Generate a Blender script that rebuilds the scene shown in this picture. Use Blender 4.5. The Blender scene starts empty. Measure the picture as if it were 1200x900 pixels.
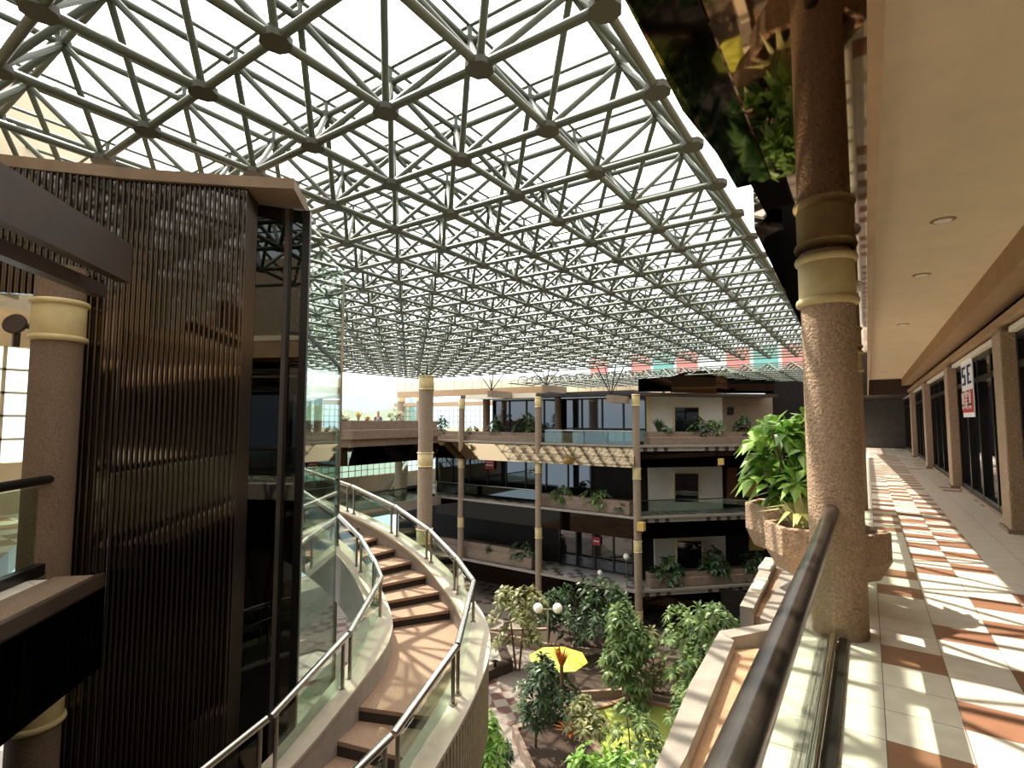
import bpy, math, random
from mathutils import Vector, Matrix
R = math.radians
GZ = -11.5
scn = bpy.context.scene
col = scn.collection
rnd = random.Random(7)

# ------------------------------------------------------------------ camera
F, YAW, PITCH, ROLL = 616.0, R(34), R(4.0), R(0.1)
CAM = Vector((0, 0, 1.65))
_f = Vector((-math.sin(YAW) * math.cos(PITCH), math.cos(YAW) * math.cos(PITCH), math.sin(PITCH)))
_r = Vector((math.cos(YAW), math.sin(YAW), 0))
_u = _r.cross(_f)
CR = _r * math.cos(ROLL) + _u * math.sin(ROLL)
CU = -_r * math.sin(ROLL) + _u * math.cos(ROLL)
CF = _f


def ray(x, y):
    return CF + CR * ((x - 600) / F) - CU * ((y - 450) / F)


def pz(x, y, z):
    d = ray(x, y); return CAM + d * ((z - CAM.z) / d.z)


def pX(x, y, v):
    d = ray(x, y); return CAM + d * (v / d.x)


def pY(x, y, v):
    d = ray(x, y); return CAM + d * (v / d.y)


def pd(x, y, v):
    return CAM + ray(x, y) * v


def proj(P):
    P = Vector(P) - CAM; d = P.dot(CF)
    return (600 + F * P.dot(CR) / d, 450 - F * P.dot(CU) / d, d)


cd = bpy.data.cameras.new('camera'); cam = bpy.data.objects.new('camera', cd); col.objects.link(cam)
cd.sensor_width = 36; cd.lens = F / 1200 * 36; cd.clip_start = 0.05; cd.clip_end = 3000
m = Matrix((CR, CU, -CF)).transposed().to_4x4(); m.translation = CAM
cam.matrix_world = m
scn.camera = cam

# ------------------------------------------------------------------ materials


def srgb(h):
    h = h.lstrip('#'); o = []
    for i in (0, 2, 4):
        c = int(h[i:i + 2], 16) / 255
        o.append(c / 12.92 if c <= .04045 else ((c + .055) / 1.055) ** 2.4)
    return tuple(o) + (1,)


M = {}


def mat(name, c, rough=.6, metal=0, noise=None, bump=None, spec=.5, c2=None):
    """principled with optional noise colour variation (scale, amount) and bump (scale, strength)"""
    m = bpy.data.materials.new(name); m.use_nodes = True
    nt = m.node_tree; b = nt.nodes['Principled BSDF']
    c = srgb(c) if isinstance(c, str) else c
    b.inputs['Base Color'].default_value = c
    b.inputs['Roughness'].default_value = rough
    b.inputs['Metallic'].default_value = metal
    b.inputs['Specular IOR Level'].default_value = spec
    if noise or bump:
        tc = nt.nodes.new('ShaderNodeTexCoord')
    if noise:
        n = nt.nodes.new('ShaderNodeTexNoise'); n.inputs['Scale'].default_value = noise[0]
        n.inputs['Detail'].default_value = 6; n.inputs['Roughness'].default_value = .65
        nt.links.new(tc.outputs['Object'], n.inputs['Vector'])
        r = nt.nodes.new('ShaderNodeValToRGB')
        r.color_ramp.elements[0].position = .3; r.color_ramp.elements[1].position = .7
        a = noise[1]
        r.color_ramp.elements[0].color = tuple(v * (1 - a) for v in c[:3]) + (1,)
        r.color_ramp.elements[1].color = srgb(c2) if c2 else tuple(min(1, v * (1 + a)) for v in c[:3]) + (1,)
        nt.links.new(n.outputs['Fac'], r.inputs['Fac'])
        nt.links.new(r.outputs['Color'], b.inputs['Base Color'])
    if bump:
        n2 = nt.nodes.new('ShaderNodeTexNoise'); n2.inputs['Scale'].default_value = bump[0]
        n2.inputs['Detail'].default_value = 5
        nt.links.new(tc.outputs['Object'], n2.inputs['Vector'])
        bp = nt.nodes.new('ShaderNodeBump'); bp.inputs['Strength'].default_value = bump[1]
        bp.inputs['Distance'].default_value = .03
        nt.links.new(n2.outputs['Fac'], bp.inputs['Height'])
        nt.links.new(bp.outputs['Normal'], b.inputs['Normal'])
    M[name] = m
    return m


def glass(name, tint, refl=.08, rough=0.0):
    m = bpy.data.materials.new(name); m.use_nodes = True
    nt = m.node_tree; nt.nodes.remove(nt.nodes['Principled BSDF'])
    out = nt.nodes['Material Output']
    t = nt.nodes.new('ShaderNodeBsdfTransparent'); t.inputs['Color'].default_value = srgb(tint)
    g = nt.nodes.new('ShaderNodeBsdfGlossy'); g.inputs['Roughness'].default_value = rough
    g.inputs['Color'].default_value = (.9, .95, .92, 1)
    lw = nt.nodes.new('ShaderNodeLayerWeight'); lw.inputs['Blend'].default_value = .5
    pw = nt.nodes.new('ShaderNodeMath'); pw.operation = 'POWER'; pw.inputs[1].default_value = 5
    nt.links.new(lw.outputs['Facing'], pw.inputs[0])
    ad = nt.nodes.new('ShaderNodeMath'); ad.operation = 'MULTIPLY_ADD'; ad.inputs[1].default_value = .9; ad.inputs[2].default_value = refl; ad.use_clamp = True
    nt.links.new(pw.outputs[0], ad.inputs[0])
    mx = nt.nodes.new('ShaderNodeMixShader')
    nt.links.new(ad.outputs[0], mx.inputs[0]); nt.links.new(t.outputs[0], mx.inputs[1]); nt.links.new(g.outputs[0], mx.inputs[2])
    nt.links.new(mx.outputs[0], out.inputs['Surface'])
    M[name] = m


def leafmat(name, c1, c2):
    m = bpy.data.materials.new(name); m.use_nodes = True
    nt = m.node_tree; b = nt.nodes['Principled BSDF']; out = nt.nodes['Material Output']
    tc = nt.nodes.new('ShaderNodeTexCoord')
    n = nt.nodes.new('ShaderNodeTexNoise'); n.inputs['Scale'].default_value = 2.3; n.inputs['Detail'].default_value = 3
    nt.links.new(tc.outputs['Object'], n.inputs['Vector'])
    r = nt.nodes.new('ShaderNodeValToRGB'); r.color_ramp.elements[0].position = .35; r.color_ramp.elements[1].position = .65
    r.color_ramp.elements[0].color = srgb(c1); r.color_ramp.elements[1].color = srgb(c2)
    nt.links.new(n.outputs['Fac'], r.inputs['Fac']); nt.links.new(r.outputs['Color'], b.inputs['Base Color'])
    b.inputs['Roughness'].default_value = .38
    tr = nt.nodes.new('ShaderNodeBsdfTranslucent'); nt.links.new(r.outputs['Color'], tr.inputs['Color'])
    mx = nt.nodes.new('ShaderNodeMixShader'); mx.inputs[0].default_value = .3
    nt.links.new(b.outputs[0], mx.inputs[1]); nt.links.new(tr.outputs[0], mx.inputs[2])
    nt.links.new(mx.outputs[0], out.inputs['Surface'])
    M[name] = m


mat('pebble', '#b0947a', .9, noise=(55, .45), bump=(45, .9))
mat('pebble_dark', '#7d6854', .9, noise=(60, .4), bump=(60, .6))
mat('concrete', '#8d7a66', .85, noise=(9, .22), bump=(40, .25))
mat('stair_wall', '#9d938b', .7, noise=(5, .15), bump=(60, .12))
mat('stair_cap', '#b5a997', .55, noise=(7, .12))
mat('stair_rib', '#a08e74', .6, noise=(10, .25))
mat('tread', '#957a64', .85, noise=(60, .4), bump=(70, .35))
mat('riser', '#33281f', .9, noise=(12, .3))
mat('collar', '#cdb985', .55, noise=(5, .12))
mat('cream', '#ead6b6', .8, noise=(2.5, .06), bump=(160, .25))
mat('cream_wall', '#e2cfae', .8, noise=(1.5, .08))
mat('white_wall', '#cfcabd', .8, noise=(1.2, .08))
mat('fascia_tan', '#a98a66', .6, noise=(3, .12))
mat('canopy_brown', '#86705a', .7, noise=(3, .15))
mat('brown_dark', '#3a2a20', .45, noise=(4, .25))
mat('dark_wall_shaded', '#221d19', .7, noise=(3, .3), spec=.15)  # darker copy of dark_wall; shade of the galleries put into the colour
mat('dark_wall', '#473f36', .6, noise=(3, .3))
mat('mirror', '#6e5a44', .03, 1, spec=.5)
mat('mirror_dark', '#211b16', .04, 1)
mat('mirror_tower', '#625a52', .06, 1)
mat('mirror_bright', '#98866c', .05, 1)
mat('fin', '#584f46', .22, .85)
mat('steel', '#c9c6c0', .22, 1)
mat('steel_post', '#a59f96', .3, 1)
mat('chrome', '#d0ccc0', .12, 1)
mat('rail_dark', '#3d3731', .25, .3, noise=(14, .35))
mat('black', '#15130f', .4)
mat('black_frame', '#1d1a17', .35, .4)
mat('truss', '#525a4c', .45, .0, noise=(2, .12))
mat('truss_node', '#4a4a3e', .6, 0)
mat('soil', '#3d2e22', .95, noise=(20, .4), bump=(30, .6))
mat('bed_brown', '#a17e60', .9, noise=(6, .25), bump=(60, .2))
mat('rim_grey', '#8c8378', .75, noise=(9, .2))
mat('rim_white', '#e6dcc6', .6, noise=(5, .06))
mat('planter_brown', '#7f6c5c', .8, noise=(4, .2))
mat('lawn', '#b3a94e', .95, noise=(6, .3), c2='#86a047')
mat('umbrella', '#c6cc4c', .7, noise=(4, .08))
mat('globe', '#f2ece0', .35)
mat('trunk', '#5b4632', .9, noise=(9, .3))
mat('red_sign', '#b8382c', .6)
mat('white_sign', '#eceae4', .6)
mat('navy', '#2a2f55', .6)
mat('number_white', '#d5d5d0', .6)
mat('hill_haze', '#b4cbdc', 1)  # bluish distance haze mixed into the base colour
mat('hill_green_haze', '#a9b59a', 1, noise=(.05, .2))  # green paled by painted-in haze
mat('red_panel', '#d9776a', .7)
mat('white_panel', '#e8e6df', .7)
mat('teal_panel', '#6aa596', .7)
mat('skin', '#b98a6c', .6)
mat('hair', '#2a211d', .6)
mat('shirt', '#d7d6d2', .8)
mat('jacket', '#33303a', .8)
mat('trouser', '#3d4250', .8)
mat('pond', '#8e8a80', .8, noise=(4, .15))
mat('yellow_win', '#c9a552', .6)
mat('wood_red', '#6d3a2b', .6, noise=(5, .2))
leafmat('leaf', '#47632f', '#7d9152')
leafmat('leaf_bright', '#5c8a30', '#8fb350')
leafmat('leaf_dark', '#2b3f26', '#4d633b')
leafmat('leaf_olive', '#6b7344', '#a09d6a')
leafmat('leaf_varieg', '#b9bd6a', '#e3dda6')
leafmat('leaf_red', '#8a5a2a', '#c65a2a')
leafmat('leaf_dry', '#b5a06a', '#d3c389')
glass('glass', '#eef4f0', .02)
glass('glass_green', '#dde8e0', .06)
glass('glass_shade', '#3b3d3d', .10)
glass('glass_smoke', '#57524a', .06)
mat('store_glass', '#14151a', .03, 0, spec=1.0)
M['store_glass'].node_tree.nodes['Principled BSDF'].inputs['IOR'].default_value = 1.55


def tile_material(name, size, ox, oy, c_light, c_brown, mode):
    m = bpy.data.materials.new(name); m.use_nodes = True
    nt = m.node_tree; b = nt.nodes['Principled BSDF']; N = nt.nodes.new; L = nt.links.new
    tc = N('ShaderNodeTexCoord'); sx = N('ShaderNodeSeparateXYZ'); L(tc.outputs['Object'], sx.inputs[0])

    def mth(op, a, bb=None, c=None):
        n = N('ShaderNodeMath'); n.operation = op
        for i, v in enumerate((a, bb, c)):
            if v is None: continue
            if isinstance(v, (int, float)): n.inputs[i].default_value = v
            else: L(v, n.inputs[i])
        return n.outputs[0]
    u = mth('DIVIDE', mth('SUBTRACT', sx.outputs['X'], ox), size)
    v = mth('DIVIDE', mth('SUBTRACT', sx.outputs['Y'], oy), size)
    fu, fv = mth('FLOOR', u), mth('FLOOR', v)
    cb = N('ShaderNodeCombineXYZ'); L(fu, cb.inputs[0]); L(fv, cb.inputs[1])
    wn = N('ShaderNodeTexWhiteNoise'); wn.noise_dimensions = '2D'; L(cb.outputs[0], wn.inputs['Vector'])
    rv = wn.outputs['Value']
    if mode == 'walk':
        # every fourth row near by, checker with dropouts further along, sparse by the wall
        k4 = mth('LESS_THAN', mth('FLOORED_MODULO', mth('ADD', mth('ADD', fv, mth('MULTIPLY', fu, 2)), 1), 4), .5)
        k2 = mth('LESS_THAN', mth('FLOORED_MODULO', mth('ADD', fv, fu), 2), .5)
        far = mth('GREATER_THAN', fv, 5.5)
        chk = mth('MULTIPLY', k2, mth('GREATER_THAN', rv, .22))
        sel = mth('ADD', mth('MULTIPLY', k4, mth('SUBTRACT', 1, far)), mth('MULTIPLY', chk, far))
        wallside = mth('GREATER_THAN', fu, 2.5)
        edge = mth('GREATER_THAN', fu, -.5)
        sel = mth('MULTIPLY', sel, mth('SUBTRACT', 1, mth('MULTIPLY', wallside, mth('GREATER_THAN', rv, .4))))
        sel = mth('MULTIPLY', sel, edge)
    else:
        k = mth('LESS_THAN', mth('FLOORED_MODULO', mth('ADD', fv, fu), 2), .5)
        sel = mth('MULTIPLY', k, mth('GREATER_THAN', rv, .3))
    gu = mth('LESS_THAN', mth('ABSOLUTE', mth('SUBTRACT', mth('FRACT', u), .5)), .493)
    gv = mth('LESS_THAN', mth('ABSOLUTE', mth('SUBTRACT', mth('FRACT', v), .5)), .493)
    g = mth('MULTIPLY', gu, gv)
    nz = N('ShaderNodeTexNoise'); nz.inputs['Scale'].default_value = 7; nz.inputs['Detail'].default_value = 8
    L(tc.outputs['Object'], nz.inputs['Vector'])
    mx = N('ShaderNodeMix'); mx.data_type = 'RGBA'; L(sel, mx.inputs['Factor'])
    mx.inputs[6].default_value = srgb(c_light); mx.inputs[7].default_value = srgb(c_brown)
    m2 = N('ShaderNodeMix'); m2.data_type = 'RGBA'; m2.blend_type = 'MULTIPLY'; m2.inputs['Factor'].default_value = .3
    L(mx.outputs[2], m2.inputs[6])
    rp = N('ShaderNodeValToRGB'); rp.color_ramp.elements[0].position = .35; rp.color_ramp.elements[0].color = (.6, .56, .5, 1)
    rp.color_ramp.elements[1].position = .65
    L(nz.outputs['Fac'], rp.inputs['Fac']); L(rp.outputs['Color'], m2.inputs[7])
    m3 = N('ShaderNodeMix'); m3.data_type = 'RGBA'; L(g, m3.inputs['Factor'])
    m3.inputs[6].default_value = srgb('#6d5f50'); L(m2.outputs[2], m3.inputs[7])
    L(m3.outputs[2], b.inputs['Base Color'])
    b.inputs['Roughness'].default_value = .32
    M[name] = m


tile_material('tile_walk', .355, .02, 3.45, '#f0e6d6', '#9c7058', 'walk')
tile_material('tile_far', .5, 0, 0, '#a8a29b', '#4f4541', 'chk')  # both tones lowered to stand in for shade on the far floors
tile_material('tile_left', .45, 0, 0, '#e9dfd0', '#a5805f', 'chk')


def garden_material():
    m = bpy.data.materials.new('garden_paving'); m.use_nodes = True
    nt = m.node_tree; b = nt.nodes['Principled BSDF']; N = nt.nodes.new; L = nt.links.new
    tc = N('ShaderNodeTexCoord')
    mp = N('ShaderNodeMapping'); mp.inputs['Rotation'].default_value = (0, 0, R(40)); mp.inputs['Scale'].default_value = (1.6, 1.6, 1)
    L(tc.outputs['Object'], mp.inputs[0])
    ck = N('ShaderNodeTexChecker'); ck.inputs['Scale'].default_value = 1.0
    L(mp.outputs[0], ck.inputs['Vector'])
    ns = N('ShaderNodeTexNoise'); ns.inputs['Scale'].default_value = .5; L(tc.outputs['Object'], ns.inputs['Vector'])
    gt = N('ShaderNodeMath'); gt.operation = 'GREATER_THAN'; gt.inputs[1].default_value = .52; L(ns.outputs['Fac'], gt.inputs[0])
    ml = N('ShaderNodeMath'); ml.operation = 'MULTIPLY'; L(ck.outputs['Fac'], ml.inputs[0]); L(gt.outputs[0], ml.inputs[1])
    mx = N('ShaderNodeMix'); mx.data_type = 'RGBA'; L(ml.outputs[0], mx.inputs['Factor'])
    mx.inputs[6].default_value = srgb('#8c8175'); mx.inputs[7].default_value = srgb('#5d3a33')
    n2 = N('ShaderNodeTexNoise'); n2.inputs['Scale'].default_value = 6; n2.inputs['Detail'].default_value = 6
    L(tc.outputs['Object'], n2.inputs['Vector'])
    m2 = N('ShaderNodeMix'); m2.data_type = 'RGBA'; m2.blend_type = 'MULTIPLY'; m2.inputs['Factor'].default_value = .5
    L(mx.outputs[2], m2.inputs[6]); L(n2.outputs['Fac'], m2.inputs[7])
    L(m2.outputs[2], b.inputs['Base Color']); b.inputs['Roughness'].default_value = .7
    M['garden_paving'] = m


garden_material()

# ------------------------------------------------------------------ mesh builder


class MB:
    def __init__(s):
        s.v = []; s.f = []; s.sm = []

    def add(s, vs, fs, smooth=False):
        o = len(s.v); s.v += [tuple(v) for v in vs]
        for f in fs:
            s.f.append(tuple(o + i for i in f)); s.sm.append(smooth)

    def obox(s, c, ax, half):
        c = Vector(c); a = [Vector(x).normalized() * h for x, h in zip(ax, half)]
        vs = [c + a[0] * i + a[1] * j + a[2] * k for k in (-1, 1) for j in (-1, 1) for i in (-1, 1)]
        s.add(vs, [(0, 2, 3, 1), (4, 5, 7, 6), (0, 1, 5, 4), (2, 6, 7, 3), (0, 4, 6, 2), (1, 3, 7, 5)])
        return s

    def box(s, x0, x1, y0, y1, z0, z1):
        return s.obox(((x0 + x1) / 2, (y0 + y1) / 2, (z0 + z1) / 2), ((1, 0, 0), (0, 1, 0), (0, 0, 1)),
                      (abs(x1 - x0) / 2, abs(y1 - y0) / 2, abs(z1 - z0) / 2))

    def beam(s, p, q, w, h, up=(0, 0, 1)):
        p, q = Vector(p), Vector(q); d = q - p; sd = d.cross(Vector(up))
        if sd.length < 1e-6: sd = Vector((1, 0, 0))
        sd.normalize(); u = sd.cross(d).normalized()
        return s.obox((p + q) / 2, (d, sd, u), (d.length / 2, w / 2, h / 2))

    def prism(s, poly, z0, z1):
        """poly of (x,y) counter-clockwise"""
        n = len(poly)
        a = sum(poly[i][0] * poly[(i + 1) % n][1] - poly[(i + 1) % n][0] * poly[i][1] for i in range(n))
        if a < 0: poly = poly[::-1]
        zz0 = z0 if isinstance(z0, (list, tuple)) else [z0] * n
        zz1 = z1 if isinstance(z1, (list, tuple)) else [z1] * n
        vs = [(p[0], p[1], z) for p, z in zip(poly, zz0)] + [(p[0], p[1], z) for p, z in zip(poly, zz1)]
        fs = [tuple(range(n))[::-1], tuple(range(n, 2 * n))] + [(i, (i + 1) % n, n + (i + 1) % n, n + i) for i in range(n)]
        s.add(vs, fs); return s

    def tube(s, p, q, r, n=8, r2=None, caps=True):
        return s.path([p, q], r, n, r2, caps)

    def path(s, pts, r, n=8, r2=None, caps=True):
        pts = [Vector(p) for p in pts]; rings = []; up = Vector((0, 0, 1))
        for i, p in enumerate(pts):
            d = (pts[min(i + 1, len(pts) - 1)] - pts[max(i - 1, 0)]).normalized()
            a = d.cross(up)
            if a.length < 1e-3: a = d.cross(Vector((1, 0, 0)))
            a.normalize(); b = a.cross(d)
            rr = r if r2 is None else r + (r2 - r) * i / (len(pts) - 1)
            rings.append([p + (a * math.cos(2 * math.pi * k / n) + b * math.sin(2 * math.pi * k / n)) * rr for k in range(n)])
        o = [v for rg in rings for v in rg]; fs = []
        for i in range(len(pts) - 1):
            for k in range(n):
                fs.append((i * n + k, i * n + (k + 1) % n, (i + 1) * n + (k + 1) % n, (i + 1) * n + k))
        s.add(o, fs, True)
        if caps:
            s.add(rings[0], [tuple(range(n))[::-1]]); s.add(rings[-1], [tuple(range(n))])
        return s

    def lathe(s, c, prof, n=24):
        """prof: list of (r, z) from bottom to top"""
        vs = []; fs = []
        for r, z in prof:
            for k in range(n):
                a = 2 * math.pi * k / n; vs.append((c[0] + r * math.cos(a), c[1] + r * math.sin(a), c[2] + z))
        for i in range(len(prof) - 1):
            for k in range(n):
                fs.append((i * n + k, i * n + (k + 1) % n, (i + 1) * n + (k + 1) % n, (i + 1) * n + k))
        s.add(vs, fs, True)
        s.add(vs[:n], [tuple(range(n))[::-1]]); s.add(vs[-n:], [tuple(range(n))])
        return s

    def sphere(s, c, r, n=16):
        k = n // 2
        return s.lathe(c, [(max(1e-4, r * math.sin(math.pi * i / k)), -r * math.cos(math.pi * i / k)) for i in range(k + 1)], n)

    def quad(s, a, b, c, d):
        s.add([a, b, c, d], [(0, 1, 2, 3)]); return s

    def leaf(s, base, direction, length, width, droop=.3, up=None):
        d = Vector(direction).normalized(); sd = d.cross(Vector((0, 0, 1)))
        if sd.length < 1e-3: sd = Vector((1, 0, 0))
        sd.normalize(); n = sd.cross(d)
        b = Vector(base); mid = b + d * length * .5 + n * length * .06
        tip = b + d * length - Vector((0, 0, 1)) * length * droop
        s.add([b, mid + sd * width / 2 - n * width * .12, tip, mid - sd * width / 2 - n * width * .12, mid], [(0, 1, 4), (1, 2, 4), (2, 3, 4), (3, 0, 4)])
        return s

    def build(s, name, material, parent=None, bevel=0):
        me = bpy.data.meshes.new(name); me.from_pydata(s.v, [], s.f)
        me.polygons.foreach_set('use_smooth', s.sm)
        me.materials.append(M[material]); me.update()
        o = bpy.data.objects.new(name, me); col.objects.link(o)
        if parent is not None: attach(o, parent)
        if bevel:
            b = o.modifiers.new('bevel', 'BEVEL'); b.width = bevel; b.segments = 2; b.limit_method = 'ANGLE'
        return o


def attach(o, parent):
    o.parent = parent
    T = Matrix.Translation(-wloc(parent)); o.matrix_parent_inverse = T


def wloc(o):
    return Vector(o['_b']) if '_b' in o else Vector((0, 0, 0))


def thing(name, label, cat, loc=(0, 0, 0), group=None):
    o = bpy.data.objects.new(name, None); col.objects.link(o); o.location = loc; o['_b'] = tuple(loc)
    o.empty_display_size = .1
    o['label'] = label; o['category'] = cat
    if group: o['group'] = group
    return o


def tag(o, label, cat, group=None, kind=None):
    o['label'] = label; o['category'] = cat
    if group: o['group'] = group
    if kind: o['kind'] = kind
    return o


def struct(name, mb, material, bevel=0):
    o = mb.build(name, material, None, bevel); o['kind'] = 'structure'; return o


def sempty(name):
    o = bpy.data.objects.new(name, None); col.objects.link(o); o['kind'] = 'structure'; return o


# letters as little strokes (for signs), each letter on a 3x5 grid of strokes
GLY = {'S': ['111', '100', '111', '001', '111'], 'E': ['111', '100', '110', '100', '111'], 'R': ['110', '101', '110', '101', '101'],
       'N': ['101', '111', '111', '111', '101'], 'T': ['111', '010', '010', '010', '010'], 'A': ['010', '101', '111', '101', '101'],
       '4': ['101', '101', '111', '001', '001'], '5': ['111', '100', '111', '001', '111']}


def glyphs(mb, text, org, ux, uz, nrm, w, h, gap=.35, depth=.006):
    """write TEXT from org (lower left) along ux with letters w wide and h high"""
    ux, uz, nrm = Vector(ux).normalized(), Vector(uz).normalized(), Vector(nrm).normalized()
    cw, ch = w / 3, h / 5
    for i, c in enumerate(text):
        o = Vector(org) + ux * (i * w * (1 + gap))
        for r_, row in enumerate(GLY[c]):
            k = 0
            while k < 3:
                if row[k] == '1':
                    e = k
                    while e + 1 < 3 and row[e + 1] == '1': e += 1
                    c0 = o + ux * cw * (k + e + 1) / 2 + uz * ch * (4.5 - r_) + nrm * depth
                    mb.obox(c0, (ux, uz, nrm), ((cw * .32, ch * .8, depth) if e == k else (cw * (e - k + 1) / 2 - cw * .14, ch * .30, depth * .85)))
                    k = e
                k += 1
    return mb


# ------------------------------------------------------------------ sun and sky
SUN = Vector((-.51, .154, .848)).normalized()
sl = bpy.data.lights.new('sun', 'SUN'); sl.energy = 7.0; sl.angle = R(.6); sl.color = (1, .92, .78)
so = bpy.data.objects.new('sun', sl); col.objects.link(so)
so.rotation_euler = SUN.to_track_quat('Z', 'Y').to_euler()
w = bpy.data.worlds.new('sky'); scn.world = w; w.use_nodes = True
nt = w.node_tree; bg = nt.nodes['Background']; N = nt.nodes.new; L = nt.links.new
tc = N('ShaderNodeTexCoord'); sp = N('ShaderNodeSeparateXYZ'); L(tc.outputs['Generated'], sp.inputs[0])
rp = N('ShaderNodeValToRGB'); e = rp.color_ramp.elements
e[0].position = .0; e[0].color = (.62, .78, .92, 1)
e[1].position = 1.0; e[1].color = (1, .98, .95, 1)
x = e.new(.06); x.color = (.85, .93, 1, 1)
x = e.new(.25); x.color = (.86, .93, 1, 1)
L(sp.outputs['Z'], rp.inputs['Fac'])
dt = N('ShaderNodeVectorMath'); dt.operation = 'DOT_PRODUCT'; L(tc.outputs['Generated'], dt.inputs[0]); dt.inputs[1].default_value = SUN
mr = N('ShaderNodeMapRange'); mr.inputs['From Min'].default_value = .35; mr.inputs['From Max'].default_value = 1; mr.interpolation_type = 'SMOOTHSTEP'
L(dt.outputs['Value'], mr.inputs['Value'])
mx = N('ShaderNodeMix'); mx.data_type = 'RGBA'; L(mr.outputs[0], mx.inputs['Factor']); L(rp.outputs['Color'], mx.inputs[6])
mx.inputs[7].default_value = (2.2, 2.1, 1.9, 1)
L(mx.outputs[2], bg.inputs['Color']); bg.inputs['Strength'].default_value = 1.8
scn.view_settings.view_transform = 'Standard'; scn.view_settings.look = 'None'
scn.view_settings.gamma = 1; scn.view_settings.exposure = 0.4; scn.view_settings.use_curve_mapping = False

# ------------------------------------------------------------------ shared builders


def onp(x, y, p0, n):
    d = ray(x, y); p0 = Vector(p0); n = Vector(n)
    return CAM + d * ((p0 - CAM).dot(n) / d.dot(n))


def slabpoly(mb, pts, n, t):
    """polygon PTS in a plane, thickened by T against its normal N"""
    n = Vector(n).normalized(); pts = [Vector(p) for p in pts]; k = len(pts)
    nn = Vector((0, 0, 0))
    for i in range(k): nn += (pts[i] - pts[0]).cross(pts[(i + 1) % k] - pts[0])
    if nn.dot(n) < 0: pts = pts[::-1]
    mb.add(pts + [p - n * t for p in pts], [tuple(range(k)), tuple(range(k, 2 * k))[::-1]] + [(i, k + i, k + (i + 1) % k, (i + 1) % k) for i in range(k)])
    return mb


def column(label, x, y, z0, z1, r, collars, group=None, mat_='pebble', hc=.55):
    t = thing('concrete_column', label, 'column', (x, y, z0), group)
    MB().lathe((x, y, 0), [(r, z0), (r, z1)], 28).build('shaft', mat_, t)
    for zc in collars:   # zc = top of the collar band
        q = r * 1.06; k = r * .09
        cl = MB().lathe((x, y, 0), [(r * .99, zc - hc), (q, zc - hc + .02), (q, zc - .02), (r * .99, zc)], 28).build('collar', 'collar', t)
        for zz in (zc - hc, zc - .07):
            MB().lathe((x, y, zz), [(q * .99, 0), (q + k, .01), (q + k * 1.4, .035), (q + k, .06), (q * .99, .07)], 28).build('moulding_ring', 'collar', cl)
    return t


def storefront(name, p0, p1, z0, z1, n, nrm, pane='store_glass', frame='black_frame', fw=.07, rails=()):
    p0, p1 = Vector((p0[0], p0[1], 0)), Vector((p1[0], p1[1], 0)); nrm = Vector(nrm).normalized()
    t = sempty(name); d = p1 - p0; u = d.normalized(); Lg = d.length; mid = (p0 + p1) / 2
    Z = Vector((0, 0, 1)); h = (z1 - z0)
    MB().obox(mid + Z * (z0 + z1) / 2 - nrm * .04, (u, nrm, Z), (Lg / 2, .012, h / 2)).build('pane', pane, t)
    for i in range(n + 1):
        MB().obox(p0 + u * Lg * i / n + Z * (z0 + z1) / 2, (u, nrm, Z), (fw / 2, .05, h / 2)).build('mullion', frame, t)
    for zz in (z0 + fw / 2, z1 - fw / 2) + tuple(rails):
        MB().obox(mid + Z * zz, (u, nrm, Z), (Lg / 2, .045, fw / 2)).build('frame_rail', frame, t)
    return t


def palm_cluster(mb, c, out, L, rg, n=8, wd=.42):
    """whorl of drooping leaflets, as on a schefflera"""
    c = Vector(c); out = Vector(out).normalized()
    a = out.cross(Vector((0, 0, 1)))
    if a.length < 1e-3: a = Vector((1, 0, 0))
    a.normalize(); b = a.cross(out)
    ph = rg.random() * 6
    for k in range(n):
        t = ph + 2 * math.pi * k / n
        d = (a * math.cos(t) + b * math.sin(t)) + out * .35 + Vector((0, 0, -.12))
        mb.leaf(c, d, L * rg.uniform(.8, 1.1), L * wd, rg.uniform(.12, .4))


def schefflera(label, base, h, crown, ncl, L, mat_='leaf', seed=1, group=None, stems=2, name='schefflera_tree', cat='tree', lean=(0, 0)):
    """crown = (bottom fraction, half width)"""
    rg = random.Random(seed); base = Vector(base)
    t = thing(name, label, cat, base, group)
    lf = MB(); tips = []
    bf, hw = crown
    for s in range(stems):
        st = MB(); ang = rg.random() * 6.3
        off = Vector((math.cos(ang), math.sin(ang), 0)) * (hw * .45 if stems > 1 else 0)
        hh = h * rg.uniform(.82, .97)
        pts = [base + off * .15 + Vector((lean[0], lean[1], 0)) * f + off * f * .9 + Vector((rg.uniform(-.05, .05), rg.uniform(-.05, .05), hh * f)) for f in (0, .35, .7, 1)]
        st.path(pts, .045 * max(.5, h / 3), 7, .015 * max(.6, h / 3)).build('trunk', 'trunk', t)
        tips.append(pts)
    for k in range(ncl):
        p = tips[k % len(tips)]
        f = bf + (1 - bf) * rg.random() ** .8
        i = min(2, int(f * 3)); q = p[i].lerp(p[i + 1], f * 3 - i)
        rr = hw * (math.sin(math.pi * min(1, .18 + .82 * (f - bf) / (1 - bf + 1e-6))) * .75 + .25)
        an = rg.random() * 6.3; rad = rr * math.sqrt(rg.uniform(.08, 1))
        c = q + Vector((math.cos(an) * rad, math.sin(an) * rad, rg.uniform(-.1, .25) * hw))
        out = Vector((math.cos(an), math.sin(an), rg.uniform(.5, 1.2)))
        palm_cluster(lf, c, out, L, rg)
    lf.build('foliage', mat_, t)
    return t


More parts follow.
